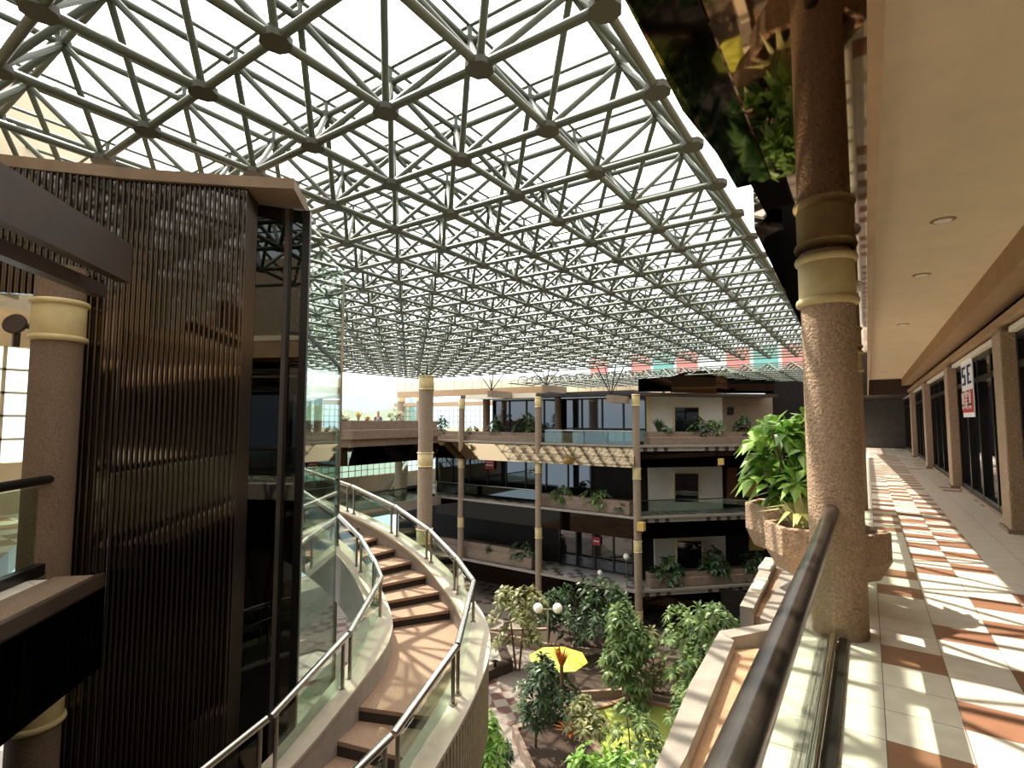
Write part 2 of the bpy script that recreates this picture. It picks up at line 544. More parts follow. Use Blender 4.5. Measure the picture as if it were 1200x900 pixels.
def tuft(label, base, h, spread, n, mat_, seed=1, group=None, name='spiky_plant', cat='plant', wd=.09, droop=.35):
    """rosette of long blades"""
    rg = random.Random(seed); t = thing(name, label, cat, base, group); mb = MB()
    for k in range(n):
        a = rg.random() * 6.3; e = rg.uniform(.25, 1.0)
        d = Vector((math.cos(a) * spread * e, math.sin(a) * spread * e, h * rg.uniform(.7, 1.0)))
        mb.leaf(Vector(base) + Vector((math.cos(a), math.sin(a), 0)) * .03, d, d.length, wd * rg.uniform(.8, 1.2), droop * e)
    mb.build('foliage', mat_, t)
    return t


def bush(label, base, h, w_, n, L, mat_, seed=1, group=None, name='planter_shrub', cat='shrub', axis=None):
    """loose shrub without a visible trunk; AXIS stretches it along a planter"""
    rg = random.Random(seed); t = thing(name, label, cat, base, group); mb = MB(); base = Vector(base)
    ax = Vector(axis).normalized() if axis else Vector((1, 0, 0)); ay = Vector((0, 0, 1)).cross(ax)
    st = MB()
    for k in range(n):
        a = rg.random() * 6.3; rad = math.sqrt(rg.random())
        c = base + ax * math.cos(a) * rad * w_ + ay * math.sin(a) * rad * min(w_, .5) + Vector((0, 0, h * rg.uniform(.15, 1) * (1 - .5 * rad * rad)))
        palm_cluster(mb, c, (math.cos(a) * .6, math.sin(a) * .6, .8), L, rg, 7)
        if k % 5 == 0: st.tube(base + (c - base) * .1, c, .012, 5)
    st.build('stem', 'trunk', t); mb.build('foliage', mat_, t)
    return t


# ------------------------------------------------------------------ right walkway: floor, soffit, wall
fl = MB().box(-.66, 1.98, -24, 46, -.3, 0); struct('floor', fl, 'tile_walk')
struct('ceiling', MB().box(.05, 1.56, -24, 33, 3.80, 4.0), 'cream')
struct('wall_right_added', MB().box(.12, 2.2, -24, 46, 4.0, 6.2), 'concrete')  # unseen upper wall, added so the lift glass reflects it instead of sky
struct('trim_1', MB().box(1.50, 1.56, -24, 33, 3.45, 3.80).box(1.56, 1.9, -24, 33, 3.45, 3.5), 'fascia_tan')
struct('trim_2', MB().box(.05, .10, -24, 33, 3.0, 3.86), 'fascia_tan')
struct('wall_right', MB().box(1.98, 2.2, -24, 46, -.3, 4.2), 'brown_dark')
struct('trim_3', MB().box(1.72, 1.98, -3, 44, 3.12, 3.24), 'fascia_tan')       # ledge above the shops
struct('wall_behind_unseen', MB().box(-26, 2.2, -24.2, -24, -11.5, 10), 'dark_wall')  # unseen wall behind the viewer, added and raised to keep reflections dark
struct('wall_end', MB().box(-.4, 2.2, 40, 40.2, -.3, 4.2), 'dark_wall')
struct('trim_4', MB().box(-1.2, 2.0, 33, 40, 3.0, 4.1), 'brown_dark')
for i, (ya, yb) in enumerate(((-2.5, 10.6), (11.25, 17.0), (17.75, 23.6), (24.4, 30.6), (31.4, 39.5))):
    n = max(4, int((yb - ya) / 1.4))
    wn = storefront('window_%d' % (i + 1), (1.93, ya), (1.93, yb), .06, 2.98, n, (-1, 0, 0), fw=.11, rails=(2.5,))
    MB().box(1.80, 1.97, ya, yb, 2.98, 3.06).build('header', 'rim_white', wn)
    MB().box(1.84, 1.98, ya, yb, 0, .07).build('threshold', 'concrete', wn)
pl_lab = ['pebbled square pilaster nearest the right edge of the photo', 'second pebbled pilaster along the shopfronts, beside the red and white sign',
          'third pebbled pilaster along the right shopfronts', 'farthest pebbled pilaster at the dark end of the walkway']
for lab, y in zip(pl_lab, (10.95, 17.38, 24.0, 31.0)):
    t = thing('pilaster', lab, 'pilaster', (1.85, y, 0), 'shopfront pilasters')
    MB().box(1.70, 1.965, y - .3, y + .3, 0, 3.02).build('shaft', 'pebble', t, .02)
    MB().box(1.66, 1.965, y - .33, y + .33, 0, .06).build('base', 'concrete', t)
# rental sign in the shop window
a0 = pX(1131, 424, 1.86); a1 = pX(1131, 489, 1.86); yy0, yy1 = pX(1128, 456, 1.86).y, pX(1141, 456, 1.86).y
zt, zb = a0.z, a1.z; ym, yn = min(yy0, yy1), max(yy0, yy1); zm = zb + (zt - zb) * .5
t = thing('rental_sign', 'white and red rental sign hung in the shop window beyond the near pilaster', 'sign', (1.86, (ym + yn) / 2, zb))
MB().box(1.85, 1.87, ym, yn, zb, zt).build('board', 'white_sign', t)
MB().box(1.838, 1.85, ym + .04, yn - .04, zb + .1, zm - .03).build('red_field', 'red_sign', t)
lh = (zt - zm) * .72
for txt, oz, y0_, lw_, hh, mt in (('SE', zm + lh * .18, yn - .15, (yn - ym) * .33, lh, 'navy'), ('RENTA', zb + .2, yn - .09, (yn - ym) * .115, (zm - zb) * .58, 'white_sign')):
    for i, ch_ in enumerate(txt):
        glyphs(MB(), ch_, (1.848 if txt == 'SE' else 1.836, y0_ - i * lw_ * 1.5, oz), (0, -1, 0), (0, 0, 1), (-1, 0, 0), lw_, hh).build('letter', mt, t)
# recessed downlights
dl = ['recessed downlight in the cream soffit nearest the camera', 'second recessed downlight in the cream soffit', 'third recessed downlight in the cream soffit, beside the second',
      'fourth recessed downlight, far along the cream soffit']
for lab, (x, y) in zip(dl, ((1105, 258), (1080, 322), (1058, 380), (1036, 436))):
    p = pz(x, y, 3.8); t = thing('downlight', lab, 'ceiling light', p, 'recessed soffit downlights')
    MB().lathe((p.x, p.y, 3.8), [(.10, -.012), (.115, -.004), (.115, .0)], 20).build('trim_ring', 'fascia_tan', t)
    MB().lathe((p.x, p.y, 3.8), [(.075, -.016), (.08, -.011)], 16).build('lens', 'globe', t)

# mirrored soffit over the slab edge
pts = [(.05, -24), (.05, 33), (-1.5, 33), (-.80, 12), pz(937, 378, 3.02)[:2], pz(884, 268, 3.02)[:2], pz(899, 253, 3.02)[:2], pz(878, 213, 3.02)[:2], pz(860, 205, 3.02)[:2],
       pz(800, 130, 3.02)[:2], pz(735, 5, 3.02)[:2], (-.6, -24)]
struct('trim_5', MB().prism([tuple(p) for p in pts], 3.02, 3.30), 'mirror')
# facet joints of the mirror: three slightly tilted panes under it
mirr = MB()
struct('trim_6', MB().prism([(-.62, -3), (-.40, -3), (-.40, 3.2), (-.58, 3.2)], 3.005, 3.02), 'mirror_dark')

# ------------------------------------------------------------------ near column, rail, planters
CX, CY = -.235, 4.95
t = column('thick pebbled concrete column with yellow collar where the near handrail ends', CX, CY, -.02, 3.03, .192, (3.0,), 'pebbled columns', hc=.42)
# sconce on the far side of the column
p = pY(1003, 336, 5.2)
t = thing('wall_sconce', 'small pale globe sconce behind the yellow collar of the near column', 'lamp', p)
MB().sphere(p, .055, 14).build('globe', 'globe', t)
MB().tube(p + Vector((-.14, -.05, .0)), p, .018, 8).build('arm', 'black', t)

t = thing('glass_railing', 'long dark round handrail over clear glass leading to the near column', 'railing', (-.27, 1.5, 0))
MB().path([(-.285, -1.5, .86), (-.27, 1.4, .90), (-.258, 3.2, .93), (-.252, 4.80, .965)], .050, 16).build('handrail', 'rail_dark', t)
MB().box(-.285, -.265, -1.5, 4.78, .86, .885).build('rail_clip', 'chrome', t)
MB().box(-.281, -.269, -1.5, 4.77, .06, .87).build('glass_panel', 'glass', t)
MB().path([(-.262, -1.5, .06), (-.262, 4.72, .06)], .022, 10).build('bottom_bar', 'chrome', t)
MB().box(-.235, -.185, -1.5, 4.75, 0, .035).build('bottom_channel', 'black', t)
MB().box(-.30, -.285, -1.5, 4.75, 0, .06).build('bottom_channel', 'steel_post', t)

t = thing('glass_railing', 'short glass railing behind the near column along the far walkway', 'railing', (-.2, 6, 0))
MB().path([(-.235, 5.14, .96), (-.235, 11.8, .96)], .045, 12).build('handrail', 'rail_dark', t)
MB().box(-.241, -.229, 5.3, 11.8, .08, .93).build('glass_panel', 'glass', t)
MB().box(-.26, -.21, 5.16, 11.8, 0, .07).build('bottom_channel', 'steel_post', t)
MB().box(-.26, -.20, 5.6, 5.66, 0, .95).build('post', 'steel_post', t)

# second column further along the walkway edge, mostly behind the first
column('second pebbled column along the walkway edge, hidden behind the near column', -.235, 12.0, -.02, 3.03, .19, (3.0,), 'pebbled columns', hc=.42)

# shallow planter bed along the slab edge
t = thing('edge_planter', 'empty shallow brown planter bed along the slab edge below the handrail', 'planter', (-.8, 2.5, -.1))
MB().prism([(-.90, -2), (-.79, -2), (-.79, 2.7), (-.88, 4.25), (-1.01, 4.38), (-.97, 3.4), (-.885, 2.5)], -.35, .03).build('outer_rim', 'rim_grey', t)
MB().prism([(-.80, -2), (-.67, -2), (-.67, 4.5), (-.90, 4.3), (-.80, 2.7)], -.35, -.06).build('bed', 'bed_brown', t)
MB().prism([(-.69, -2), (-.63, -2), (-.63, 4.6), (-.69, 4.55)], -.35, .035).build('inner_rim', 'rim_white', t)
MB().prism([(-1.01, 4.38), (-.92, 4.28), (-.55, 4.82), (-.6, 4.92)], -.35, .03).build('end_rim', 'rim_grey', t)
struct('trim_7', MB().prism([(-.64, 4.4), (-.55, 4.9), (-.82, 5.0), (-.86, 6.9), (-1.05, 7.4), (-1.05, 46), (-.6, 46), (-.6, 4.4)], -.35, -.02), 'rim_grey')
t = thing('edge_planter', 'second slab edge planter with pale cap blocks beyond the hexagonal trough', 'planter', (-.9, 6, -.1))
MB().prism([(-.98, 5.0), (-.87, 5.0), (-.93, 6.8), (-1.05, 6.9)], -.35, .05).build('outer_rim', 'rim_grey', t)
MB().prism([(-.87, 5.05), (-.70, 5.05), (-.70, 6.8), (-.93, 6.8)], -.35, -.03).build('bed', 'bed_brown', t)
MB().box(-1.04, -.92, 6.3, 6.8, .04, .08).build('cap_block', 'rim_white', t, .01)
MB().box(-.98, -.88, 5.5, 5.9, .04, .08).build('cap_block', 'rim_white', t, .01)

# hexagonal pebbled trough behind the column
def trough(label, cx, cy, hw, hl, z0, z1, rot):
    t = thing('trough_planter', label, 'planter', (cx, cy, z0)); mb = MB()
    def ring(sx, sy, z):
        q = [(-hw, 0), (-hw * .62, -hl), (hw * .62, -hl), (hw, 0), (hw * .62, hl), (-hw * .62, hl)]
        return [(cx + a * sx * math.cos(rot) - b * sy * math.sin(rot), cy + a * sx * math.sin(rot) + b * sy * math.cos(rot), z) for a, b in q]
    rs = [ring(.82, .72, z0), ring(1, 1, z0 + (z1 - z0) * .4), ring(1, 1, z1), ring(.88, .80, z1), ring(.86, .76, z1 - .16)]
    fs = [tuple(range(6))[::-1]]
    for i in range(4):
        fs += [(i * 6 + k, i * 6 + (k + 1) % 6, (i + 1) * 6 + (k + 1) % 6, (i + 1) * 6 + k) for k in range(6)]
    mb.add([v for r_ in rs for v in r_], fs); mb.build('trough', 'pebble', t, .015)
    s = MB(); s.add(ring(.87, .78, z1 - .14), [tuple(range(6))]); s.build('soil', 'soil', t)
    return t
trough('pebbled concrete hexagonal trough planter passing behind the near column', -.36, 5.62, .50, .32, .28, .70, 0.0)
schefflera('bright green leafy plant in the trough planter left of the near column', (-.62, 6.05, .5), 1.25, (.25, .40), 46, .26, 'leaf_bright', 3, None, 3, 'leafy_plant', 'plant', (-.12, 0))
tuft('variegated plant with long cream striped leaves beside the near column', (-.55, 5.65, .62), .5, .42, 26, 'leaf_varieg', 5, None, 'variegated_plant', 'plant', .06, .5)
trough('second pebbled trough planter further back under the bright green plant', -.70, 6.15, .42, .34, .36, .80, 0.25)

# ------------------------------------------------------------------ left walkway
D45 = Vector((.7071, -.7071, 0)); N45 = Vector((.7071, .7071, 0))    # along the ledge towards the viewer / out over the atrium
LP = Vector((-6.9, 2.42, 0))


def Lq(a, b, z=0):   # a metres along the ledge from the tower towards the viewer, b metres inwards
    p = LP + D45 * a - N45 * b; return Vector((p.x, p.y, z))


struct('floor_left_middle', MB().prism([Lq(.2, .3)[:2], Lq(14, .3)[:2], Lq(14, 9)[:2], Lq(-5, 9)[:2], Lq(-5, 3.2)[:2], Lq(.2, 1.2)[:2]], -4.65, -4.35), 'dark_wall')
struct('floor_left', MB().prism([Lq(.2, .02)[:2], Lq(14, .02)[:2], Lq(14, 9)[:2], Lq(-5, 9)[:2], Lq(-5, 3.2)[:2], Lq(.2, 1.2)[:2]], -.3, 0), 'tile_left')
struct('wall_left_lower', MB().prism([Lq(.1, 1.3)[:2], Lq(14, 1.3)[:2], Lq(14, 1.5)[:2], Lq(.1, 1.5)[:2]], GZ, -.3), 'dark_wall')
struct('trim_8', MB().prism([Lq(.16, 0)[:2], Lq(9, 0)[:2], Lq(9, .30)[:2], Lq(.16, .30)[:2]], -.95, .0).prism([Lq(.16, -.02)[:2], Lq(9, -.02)[:2], Lq(9, .05)[:2], Lq(.16, .05)[:2]], -.1, .03), 'brown_dark')
struct('trim_9', MB().prism([Lq(.16, .05)[:2], Lq(9, .05)[:2], Lq(9, .45)[:2], Lq(.16, .45)[:2]], -.02, .015), 'pebble_dark')
struct('trim_10', MB().prism([Lq(.16, -.03)[:2], Lq(9, -.03)[:2], Lq(9, -.02)[:2], Lq(.16, -.02)[:2]], -.93, -.12), 'mirror_dark')
column('thick brown column with a cream collar on the left walkway beside the finned tower', -7.675, 2.05, -12, 3.4, .235, (3.02, -1.2), 'pebbled columns', 'pebble_dark', .48)
t = thing('glass_railing', 'black handrail meeting the left column above a dark ledge', 'railing', (-7.2, 1.7, 0))
MB().tube(Vector((-7.50, 2.02, 1.0)), Vector((-7.50, 2.02, 1.0)) + D45 * 6, .05, 12).build('handrail', 'black', t)
MB().obox(Vector((-7.50, 2.02, .5)) + D45 * 3.1, (D45, N45, (0, 0, 1)), (2.9, .006, .44)).build('glass_panel', 'glass_green', t)
MB().obox(Vector((-7.50, 2.02, .05)) + D45 * 3.05, (D45, N45, (0, 0, 1)), (2.95, .05, .06)).build('bottom_channel', 'black', t)
# loudspeaker on the column
p = pd(20, 381, 6.0)
t = thing('floodlight', 'round brown floodlight bracketed to the left column under its collar', 'lamp', p)
MB().lathe((0, 0, 0), [(.03, -.10), (.07, -.05), (.115, .015), (.12, .045), (.108, .05)], 20).build('lamp_head', 'brown_dark', t)
h_ = t.children[0]; h_.matrix_parent_inverse = Matrix.Identity(4); h_.rotation_euler = (R(75), R(20), R(40))
MB().tube(p, (-7.675, 2.05, p.z - .05), .03, 8).build('arm', 'brown_dark', t)
MB().box(p.x - .03, p.x + .03, p.y - .03, p.y + .03, p.z - .25, p.z).build('bracket', 'brown_dark', t)
# back wall with gridded window, ceiling
XB = -12.5
struct('wall_left', MB().box(XB - .25, XB, -6, 3.6, -.3, .9).box(XB - .25, XB, -6, 3.6, 2.95, 5.2).box(XB - .25, XB, 3.25, 3.6, .9, 2.95).box(XB - .25, XB, -6, -2.2, .9, 2.95), 'cream_wall')
wn = sempty('window_11')
MB().box(XB - .16, XB - .14, -2.2, 3.25, .9, 2.95).build('pane', 'glass', wn)
for k in range(10):
    y = -2.2 + k * .605; MB().box(XB - .1, XB - .04, y - .025, y + .025, .9, 2.95).build('mullion', 'cream_wall', wn)
for z in (1.31, 1.72, 2.13, 2.54): MB().box(XB - .1, XB - .04, -2.2, 3.25, z - .02, z + .02).build('mullion', 'cream_wall', wn)
struct('ceiling_left', MB().prism([Lq(-1.5, 2.0)[:2], Lq(9, 2.0)[:2], Lq(9, 10)[:2], Lq(-5, 10)[:2]], 3.25, 3.4), 'cream')
# mirrored soffit and beams over the left ledge
def lq2(x, y, z): return pz(x, y, z)
q = Vector((-4.98, .97, 0)); o_ = (LP - q).dot(N45) * -1   # offset of the outer soffit edge
struct('trim_11', MB().prism([Lq(.72, -o_ - .05)[:2], Lq(9, -o_ - .05)[:2], Lq(9, -o_ + .06)[:2], Lq(.72, -o_ + .06)[:2]], 3.03, 3.42), 'brown_dark')
o2 = -(LP - Vector((-5.52, 1.09, 0))).dot(N45)
struct('trim_12', MB().prism([Lq(.5, -o2 - .02)[:2], Lq(9, -o2 - .02)[:2], Lq(9, -o2 + .1)[:2], Lq(.5, -o2 + .1)[:2]], 2.92, 3.05), 'brown_dark')
# cream parapet of the left building behind the roof frame
A_, B_, C_ = pz(0, 75, 7), pz(75, 125, 7), pz(130, 183, 7)
dv = (C_ - A_).normalized(); A2 = A_ - dv * 8; C2 = C_ + dv * .3
nv = Vector((dv.y, -dv.x, 0))
if nv.dot(CAM - A_) < 0: nv = -nv
mb = MB(); slabpoly(mb, [Vector((A2.x, A2.y, 3.4)), Vector((C2.x, C2.y, 3.4)), Vector((C2.x, C2.y, 7)), Vector((A2.x, A2.y, 7))], nv, .3)
struct('wall_parapet', mb, 'cream_wall')

# ------------------------------------------------------------------ finned tower with the glass lift
P0, P1, P2 = Vector((-8.75, 1.02, 0)), Vector((-7.51, 2.58, 0)), Vector((-6.5, 3.53, 0))
U = (P2 - P1).normalized(); V = Vector((-U.y, U.x, 0))      # V goes away from the viewer along the glass
P3 = P2 + V * .46
ZT, ZB = 4.62, -12.0
tw = thing('lift_tower', 'tall dark tower of vertical bronze fins with a glass lift shaft at its side', 'lift tower', (-7.4, 3.2, ZB))
def facade(a, b, n):
    d = b - a; u = d.normalized(); nn = Vector((u.y, -u.x, 0)); mid = (a + b) / 2
    MB().obox(mid - nn * .03 + Vector((0, 0, (ZT + ZB) / 2)), (u, nn, (0, 0, 1)), (d.length / 2, .02, (ZT - ZB) / 2)).build('mirror_panel', 'mirror_tower', tw)
    for k in range(n):
        c = a + d * (k + .5) / n
        MB().path([c + Vector((0, 0, ZB)), c + Vector((0, 0, ZT))], d.length / n * .27, 8).build('fin', 'fin', tw)
PA = None
for k in range(300):
    PA = P0 + (P1 - P0) * (k / 300)
    if proj((PA.x, PA.y, 1.65))[0] > 60: break
facade(PA, P1, max(6, int((P1 - PA).length / .062))); facade(P1, P2, 24); facade(P2, P3, 8)
nU = int((PA - P0).length / .062)
uq = (PA - P0).normalized(); nq = Vector((uq.y, -uq.x, 0))
MB().obox((P0 + PA) / 2 - nq * .03 + Vector((0, 0, 3.87)), (uq, nq, (0, 0, 1)), ((PA - P0).length / 2, .02, .75)).build('mirror_panel', 'mirror_tower', tw)
for k in range(nU):
    c = P0 + (PA - P0) * (k + .5) / nU
    MB().path([c + Vector((0, 0, 3.12)), c + Vector((0, 0, ZT))], .017, 8).build('fin', 'fin', tw)
# canopy
K0 = pz(0, 168, 4.86); cp = [P0 - U * .2 - V * -.02, P1 + (P1 - P0).normalized() * .04 - V * .06, P2 - V * .06 + U * .02, pz(345, 207, 4.78), pz(360, 237, 4.78), Vector((-8.6, 6.45, 0)), Vector((-10.2, 4.2, 0)), Vector((-10.0, 2.0, 0))]
MB().prism([(p.x, p.y) for p in cp], 4.62, 4.76).build('canopy', 'canopy_brown', tw)
cs = [P2 + V * .03, pz(343, 209, 4.7), pz(353, 235, 4.7), Vector((-8.4, 6.2, 0)), P2 + V * 2.2]
GP = pd(353, 493, 7.25); GP.z = 0                       # corner post of the shaft
GE = None
for k in range(400):
    q = GP + V * (k * .01)
    if proj((q.x, q.y, 1.65))[0] > 396.5: GE = q; break
GE = GE or GP + V * 2.6
MB().obox(GP + Vector((0, 0, -3.7)), (U, V, (0, 0, 1)), (.05, .05, 8.3)).build('corner_post', 'black_frame', tw)
MB().obox((GP + GE) / 2 + Vector((0, 0, -3.7)), (V, U, (0, 0, 1)), ((GE - GP).length / 2, .008, 8.3)).build('glass_wall', 'glass_green', tw)
MB().obox(GE + Vector((0, 0, -3.7)), (V, U, (0, 0, 1)), (.02, .02, 8.3)).build('glass_edge', 'glass_green', tw)
FR0 = P3
MB().obox((FR0 + GP) / 2 + Vector((0, 0, -3.7)), ((GP - FR0), (GP - FR0).cross(Vector((0, 0, 1))), (0, 0, 1)), ((GP - FR0).length / 2, .006, 8.3)).build('glass_front', 'glass_smoke', tw)
# dark core wall behind the front glass
Q1 = P3 + V * .12 - U * .1; Q2 = None
for k in range(200):
    q = Q1 + U * (k * .01)
    if proj((q.x, q.y, 1.65))[0] > 334: Q2 = q; break
Q2 = Q2 or Q1 + U * .6
print('DBG', proj((P3.x,P3.y,1.65)), proj((Q1.x,Q1.y,1.65)), proj((Q2.x,Q2.y,1.65)), proj((GP.x,GP.y,1.65)), (GE-GP).length)
MB().obox((Q1 + Q2) / 2 + Vector((0, 0, -3.7)), (U, V, (0, 0, 1)), ((Q2 - Q1).length / 2, .04, 8.3)).build('core_wall', 'dark_wall', tw)
MB().obox(Q2 + Vector((0, 0, -3.7)), (U, V, (0, 0, 1)), (.02, .05, 8.3)).build('guide_rail', 'black_frame', tw)
for yy, hh in ((388, .05), (755, .10), (833, .06)):
    z = pd(330, yy, 7.1).z
    MB().beam(Q1 + Vector((0, 0, z)) - V * .05, GP + Vector((0, 0, z)), .06, hh).build('cross_beam', 'black_frame', tw)
for yy in (378, 399, 605, 640):
    z = pd(345, yy, 7.2).z; c = GP - U * .10 + Vector((0, 0, z))
    MB().tube(c, c + U * .10 + Vector((0, 0, .05)), .014, 6).tube(c, c + U * .10 - Vector((0, 0, .05)), .014, 6).sphere(c, .022, 10).build('glass_clamp', 'black_frame', tw)
for yy in (424, 570, 605):
    z = pd(390, yy, 9).z; c = GE - V * .12 + U * .02 + Vector((0, 0, z))
    MB().tube(c, c + V * .12 + Vector((0, 0, .05)), .014, 6).tube(c, c + V * .12 - Vector((0, 0, .05)), .014, 6).sphere(c, .022, 10).build('glass_clamp', 'black_frame', tw)
# back structure of the shaft that shows through the glass
MB().beam(GE + Vector((-.3, .25, -12)), GE + Vector((-.3, .25, 4.6)), .07, .07).build('back_post', 'steel_post', tw)
MB().beam(GP + Vector((0, 0, pd(353, 388, 7.25).z)), GE + Vector((0, 0, pd(395, 420, 9).z)), .05, .05).build('cross_beam', 'black_frame', tw)

# ------------------------------------------------------------------ curved staircase
SC = Vector((-9.0, 3.3, 0)); RI, RO = 3.80, 4.95; ST = 6.7; RS = .165
A_N, A_F = 20.7, 58.5


def zl(a):
    if a >= A_F: return -1.95 + (a - A_F) / ST * RS
    if a >= A_N: return -1.95
    return -1.95 + (a - A_N) / ST * RS


def zs(a):   # smoothed line for the stringers
    return sum(zl(a + d) for d in (-8, -4, 0, 4, 8)) / 5


def sp_(r, a, z): return Vector((SC.x + r * math.cos(R(a)), SC.y + r * math.sin(R(a)), z))


stair = thing('curved_staircase', 'curved concrete staircase with steel and glass balustrades winding round the lift tower', 'staircase', sp_(4.3, -32, -3.4))


def wedge(r0, r1, a0, a1, z0, z1, n=2):
    mb = MB(); vs = []
    for k in range(n + 1):
        a = a0 + (a1 - a0) * k / n
        vs += [sp_(r0, a, z0), sp_(r1, a, z0), sp_(r1, a, z1), sp_(r0, a, z1)]
    fs = [(0, 1, 2, 3), (4 * n + 3, 4 * n + 2, 4 * n + 1, 4 * n)]
    for k in range(n):
        b = 4 * k
        for i in range(4): fs.append((b + i, b + 4 + i, b + 4 + (i + 1) % 4, b + (i + 1) % 4))
    mb.add(vs, fs); return mb


for k in range(12):
    a = A_F + ST * k; z = -1.95 + RS * (k + 1)
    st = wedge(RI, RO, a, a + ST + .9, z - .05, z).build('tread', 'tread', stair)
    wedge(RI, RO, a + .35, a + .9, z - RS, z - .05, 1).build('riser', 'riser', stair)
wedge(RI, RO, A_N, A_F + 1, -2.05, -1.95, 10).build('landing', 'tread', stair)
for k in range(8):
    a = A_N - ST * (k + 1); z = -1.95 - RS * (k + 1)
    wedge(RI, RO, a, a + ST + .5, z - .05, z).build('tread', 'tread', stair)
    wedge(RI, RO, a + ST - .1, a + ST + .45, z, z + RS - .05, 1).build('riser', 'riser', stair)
A0, A1 = -32, 138


def band(r0, r1, lo, hi, n=72, a0=A0, a1=A1):
    mb = MB(); vs = []; fs = []
    for k in range(n + 1):
        a = a0 + (a1 - a0) * k / n; z = zs(a)
        vs += [sp_(r0, a, z + lo), sp_(r1, a, z + lo), sp_(r1, a, z + hi), sp_(r0, a, z + hi)]
    for k in range(n):
        b = 4 * k
        for i in range(4): fs.append((b + i, b + 4 + i, b + 4 + (i + 1) % 4, b + (i + 1) % 4))
    fs += [(0, 1, 2, 3), (4 * n + 3, 4 * n + 2, 4 * n + 1, 4 * n)]
    mb.add(vs, fs, False); return mb


si = band(RI - .32, RI, -.55, .33).build('inner_stringer', 'stair_wall', stair)
band(RI - .34, RI + .02, .33, .37).build('cap', 'stair_cap', si)
so_ = band(RO, RO + .30, -.75, .30).build('outer_stringer', 'stair_wall', stair)
band(RO - .03, RO + .36, .30, .35).build('cap', 'stair_cap', so_)
band(RI, RO, -.45, -.22).build('soffit_slab', 'stair_wall', stair)
rb = MB()
for k in range(190):
    a = A0 + (A1 - A0) * (k + .5) / 190; z = zs(a); c = sp_(RO + .315, a, z - .25)
    rb.obox(c, (sp_(1, a, 0) - sp_(0, a, 0), Vector((-math.sin(R(a)), math.cos(R(a)), 0)), (0, 0, 1)), (.022, .032, .54))
rb.build('ribbed_cladding', 'stair_rib', so_)


def balustrade(r, joints):
    for a, b in zip(joints, joints[1:]):
        g = .75 * 3.6 / r * (.45 if b - a < 12 else 1)
        pa, pb = sp_(r, a + g * .4, zs(a) + .96), sp_(r, b - g * .4, zs(b) + .96)
        hr = MB().tube(pa, pb, .042, 12).build('handrail', 'steel', stair)
        for q_, sgn in ((a, 1), (b, -1)):
            aa = q_ + sgn * g * 1.6
            t_ = (aa - a) / (b - a)
            top = pa.lerp(pb, t_); bot = sp_(r, aa, zs(aa) + .34)
            po = MB().tube((top.x, top.y, bot.z), top, .024, 8).build('post', 'steel_post', stair); MB().tube((top.x, top.y, bot.z), (top.x, top.y, bot.z + .03), .05, 10).build('base_flange', 'steel_post', po)
        ga, gb = a + g * 2.1, b - g * 2.1
        ta, tb = pa.lerp(pb, (ga - a) / (b - a)), pa.lerp(pb, (gb - a) / (b - a))
        mb = MB(); za, zb_ = zs(ga) + .40, zs(gb) + .40
        nn = (tb - ta).cross(Vector((0, 0, 1))).normalized()
        slabpoly(mb, [Vector((ta.x, ta.y, za)), Vector((tb.x, tb.y, zb_)), Vector((tb.x, tb.y, tb.z - .12)), Vector((ta.x, ta.y, ta.z - .12))], nn, .012)
        mb.build('glass_panel', 'glass_green', stair)
balustrade(RO + .16, [-28, -11, 5, 20, 46.5, 60, 74, 88, 103, 120, 136])
balustrade(RI - .15, [-19, 1, 20, 54, 63, 76, 90, 105, 120, 136])

# ------------------------------------------------------------------ space frame roof
SX0, SY0, S_, ZR = -2.0143 * 3.3, .74248 * 3.3, .38135 * 3.3, 4.95
HD = S_ * .70
JR, IR = range(-18, 5), range(-15, 23)
roof = thing('space_frame_roof', 'huge green and grey tubular space frame roof over the whole atrium', 'roof frame', (SX0 + 4 * S_, SY0, ZR))


def ln(i, j): return Vector((SX0 + S_ * j, SY0 + S_ * i, ZR))
def un(i, j): return Vector((SX0 + S_ * (j + .5), SY0 + S_ * (i + .5), ZR + HD))


HP = .20
PU = Vector((0, 0, HP))
mem = {'glazing_bar': [], 'lower_chord': [], 'upper_chord': [], 'diagonal_brace': [], 'node_plate': [], 'upper_node': []}
for i in IR:
    for j in JR:
        if j + 1 in JR: mem['lower_chord'].append((ln(i, j), ln(i, j + 1), .045))
        if i + 1 in IR: mem['lower_chord'].append((ln(i, j), ln(i + 1, j), .045))
        mem['node_plate'].append((ln(i, j) - Vector((0, 0, .045)), ln(i, j) + Vector((0, 0, .02)), .14))
        if j + 1 in JR and i + 1 in IR:
            mem['upper_node'].append((un(i, j) - Vector((0, 0, .04)), un(i, j) + Vector((0, 0, .04)), .085))
            for a, b in ((0, 0), (1, 0), (0, 1), (1, 1)): mem['diagonal_brace'].append((ln(i + a, j + b), un(i, j), .038))
            mem['glazing_bar'].append((un(i, j), un(i, j) + PU, .03))
            if j + 2 in JR: mem['glazing_bar'].append((un(i, j) + PU, un(i, j + 1) + PU, .022))
            if i + 2 in IR: mem['glazing_bar'].append((un(i, j) + PU, un(i + 1, j) + PU, .022))
            if j + 2 in JR: mem['upper_chord'].append((un(i, j), un(i, j + 1), .040))
            if i + 2 in IR: mem['upper_chord'].append((un(i, j), un(i + 1, j), .040))


def seen_size(a, b, r):
    mid = (a + b) / 2; x, y, d = proj(mid)
    if d < .3 or not (-80 < x < 1000 and -120 < y < 460): return 0
    if x > 735 + max(0, y) * .5: return 0
    return (b - a).length * r / d / d


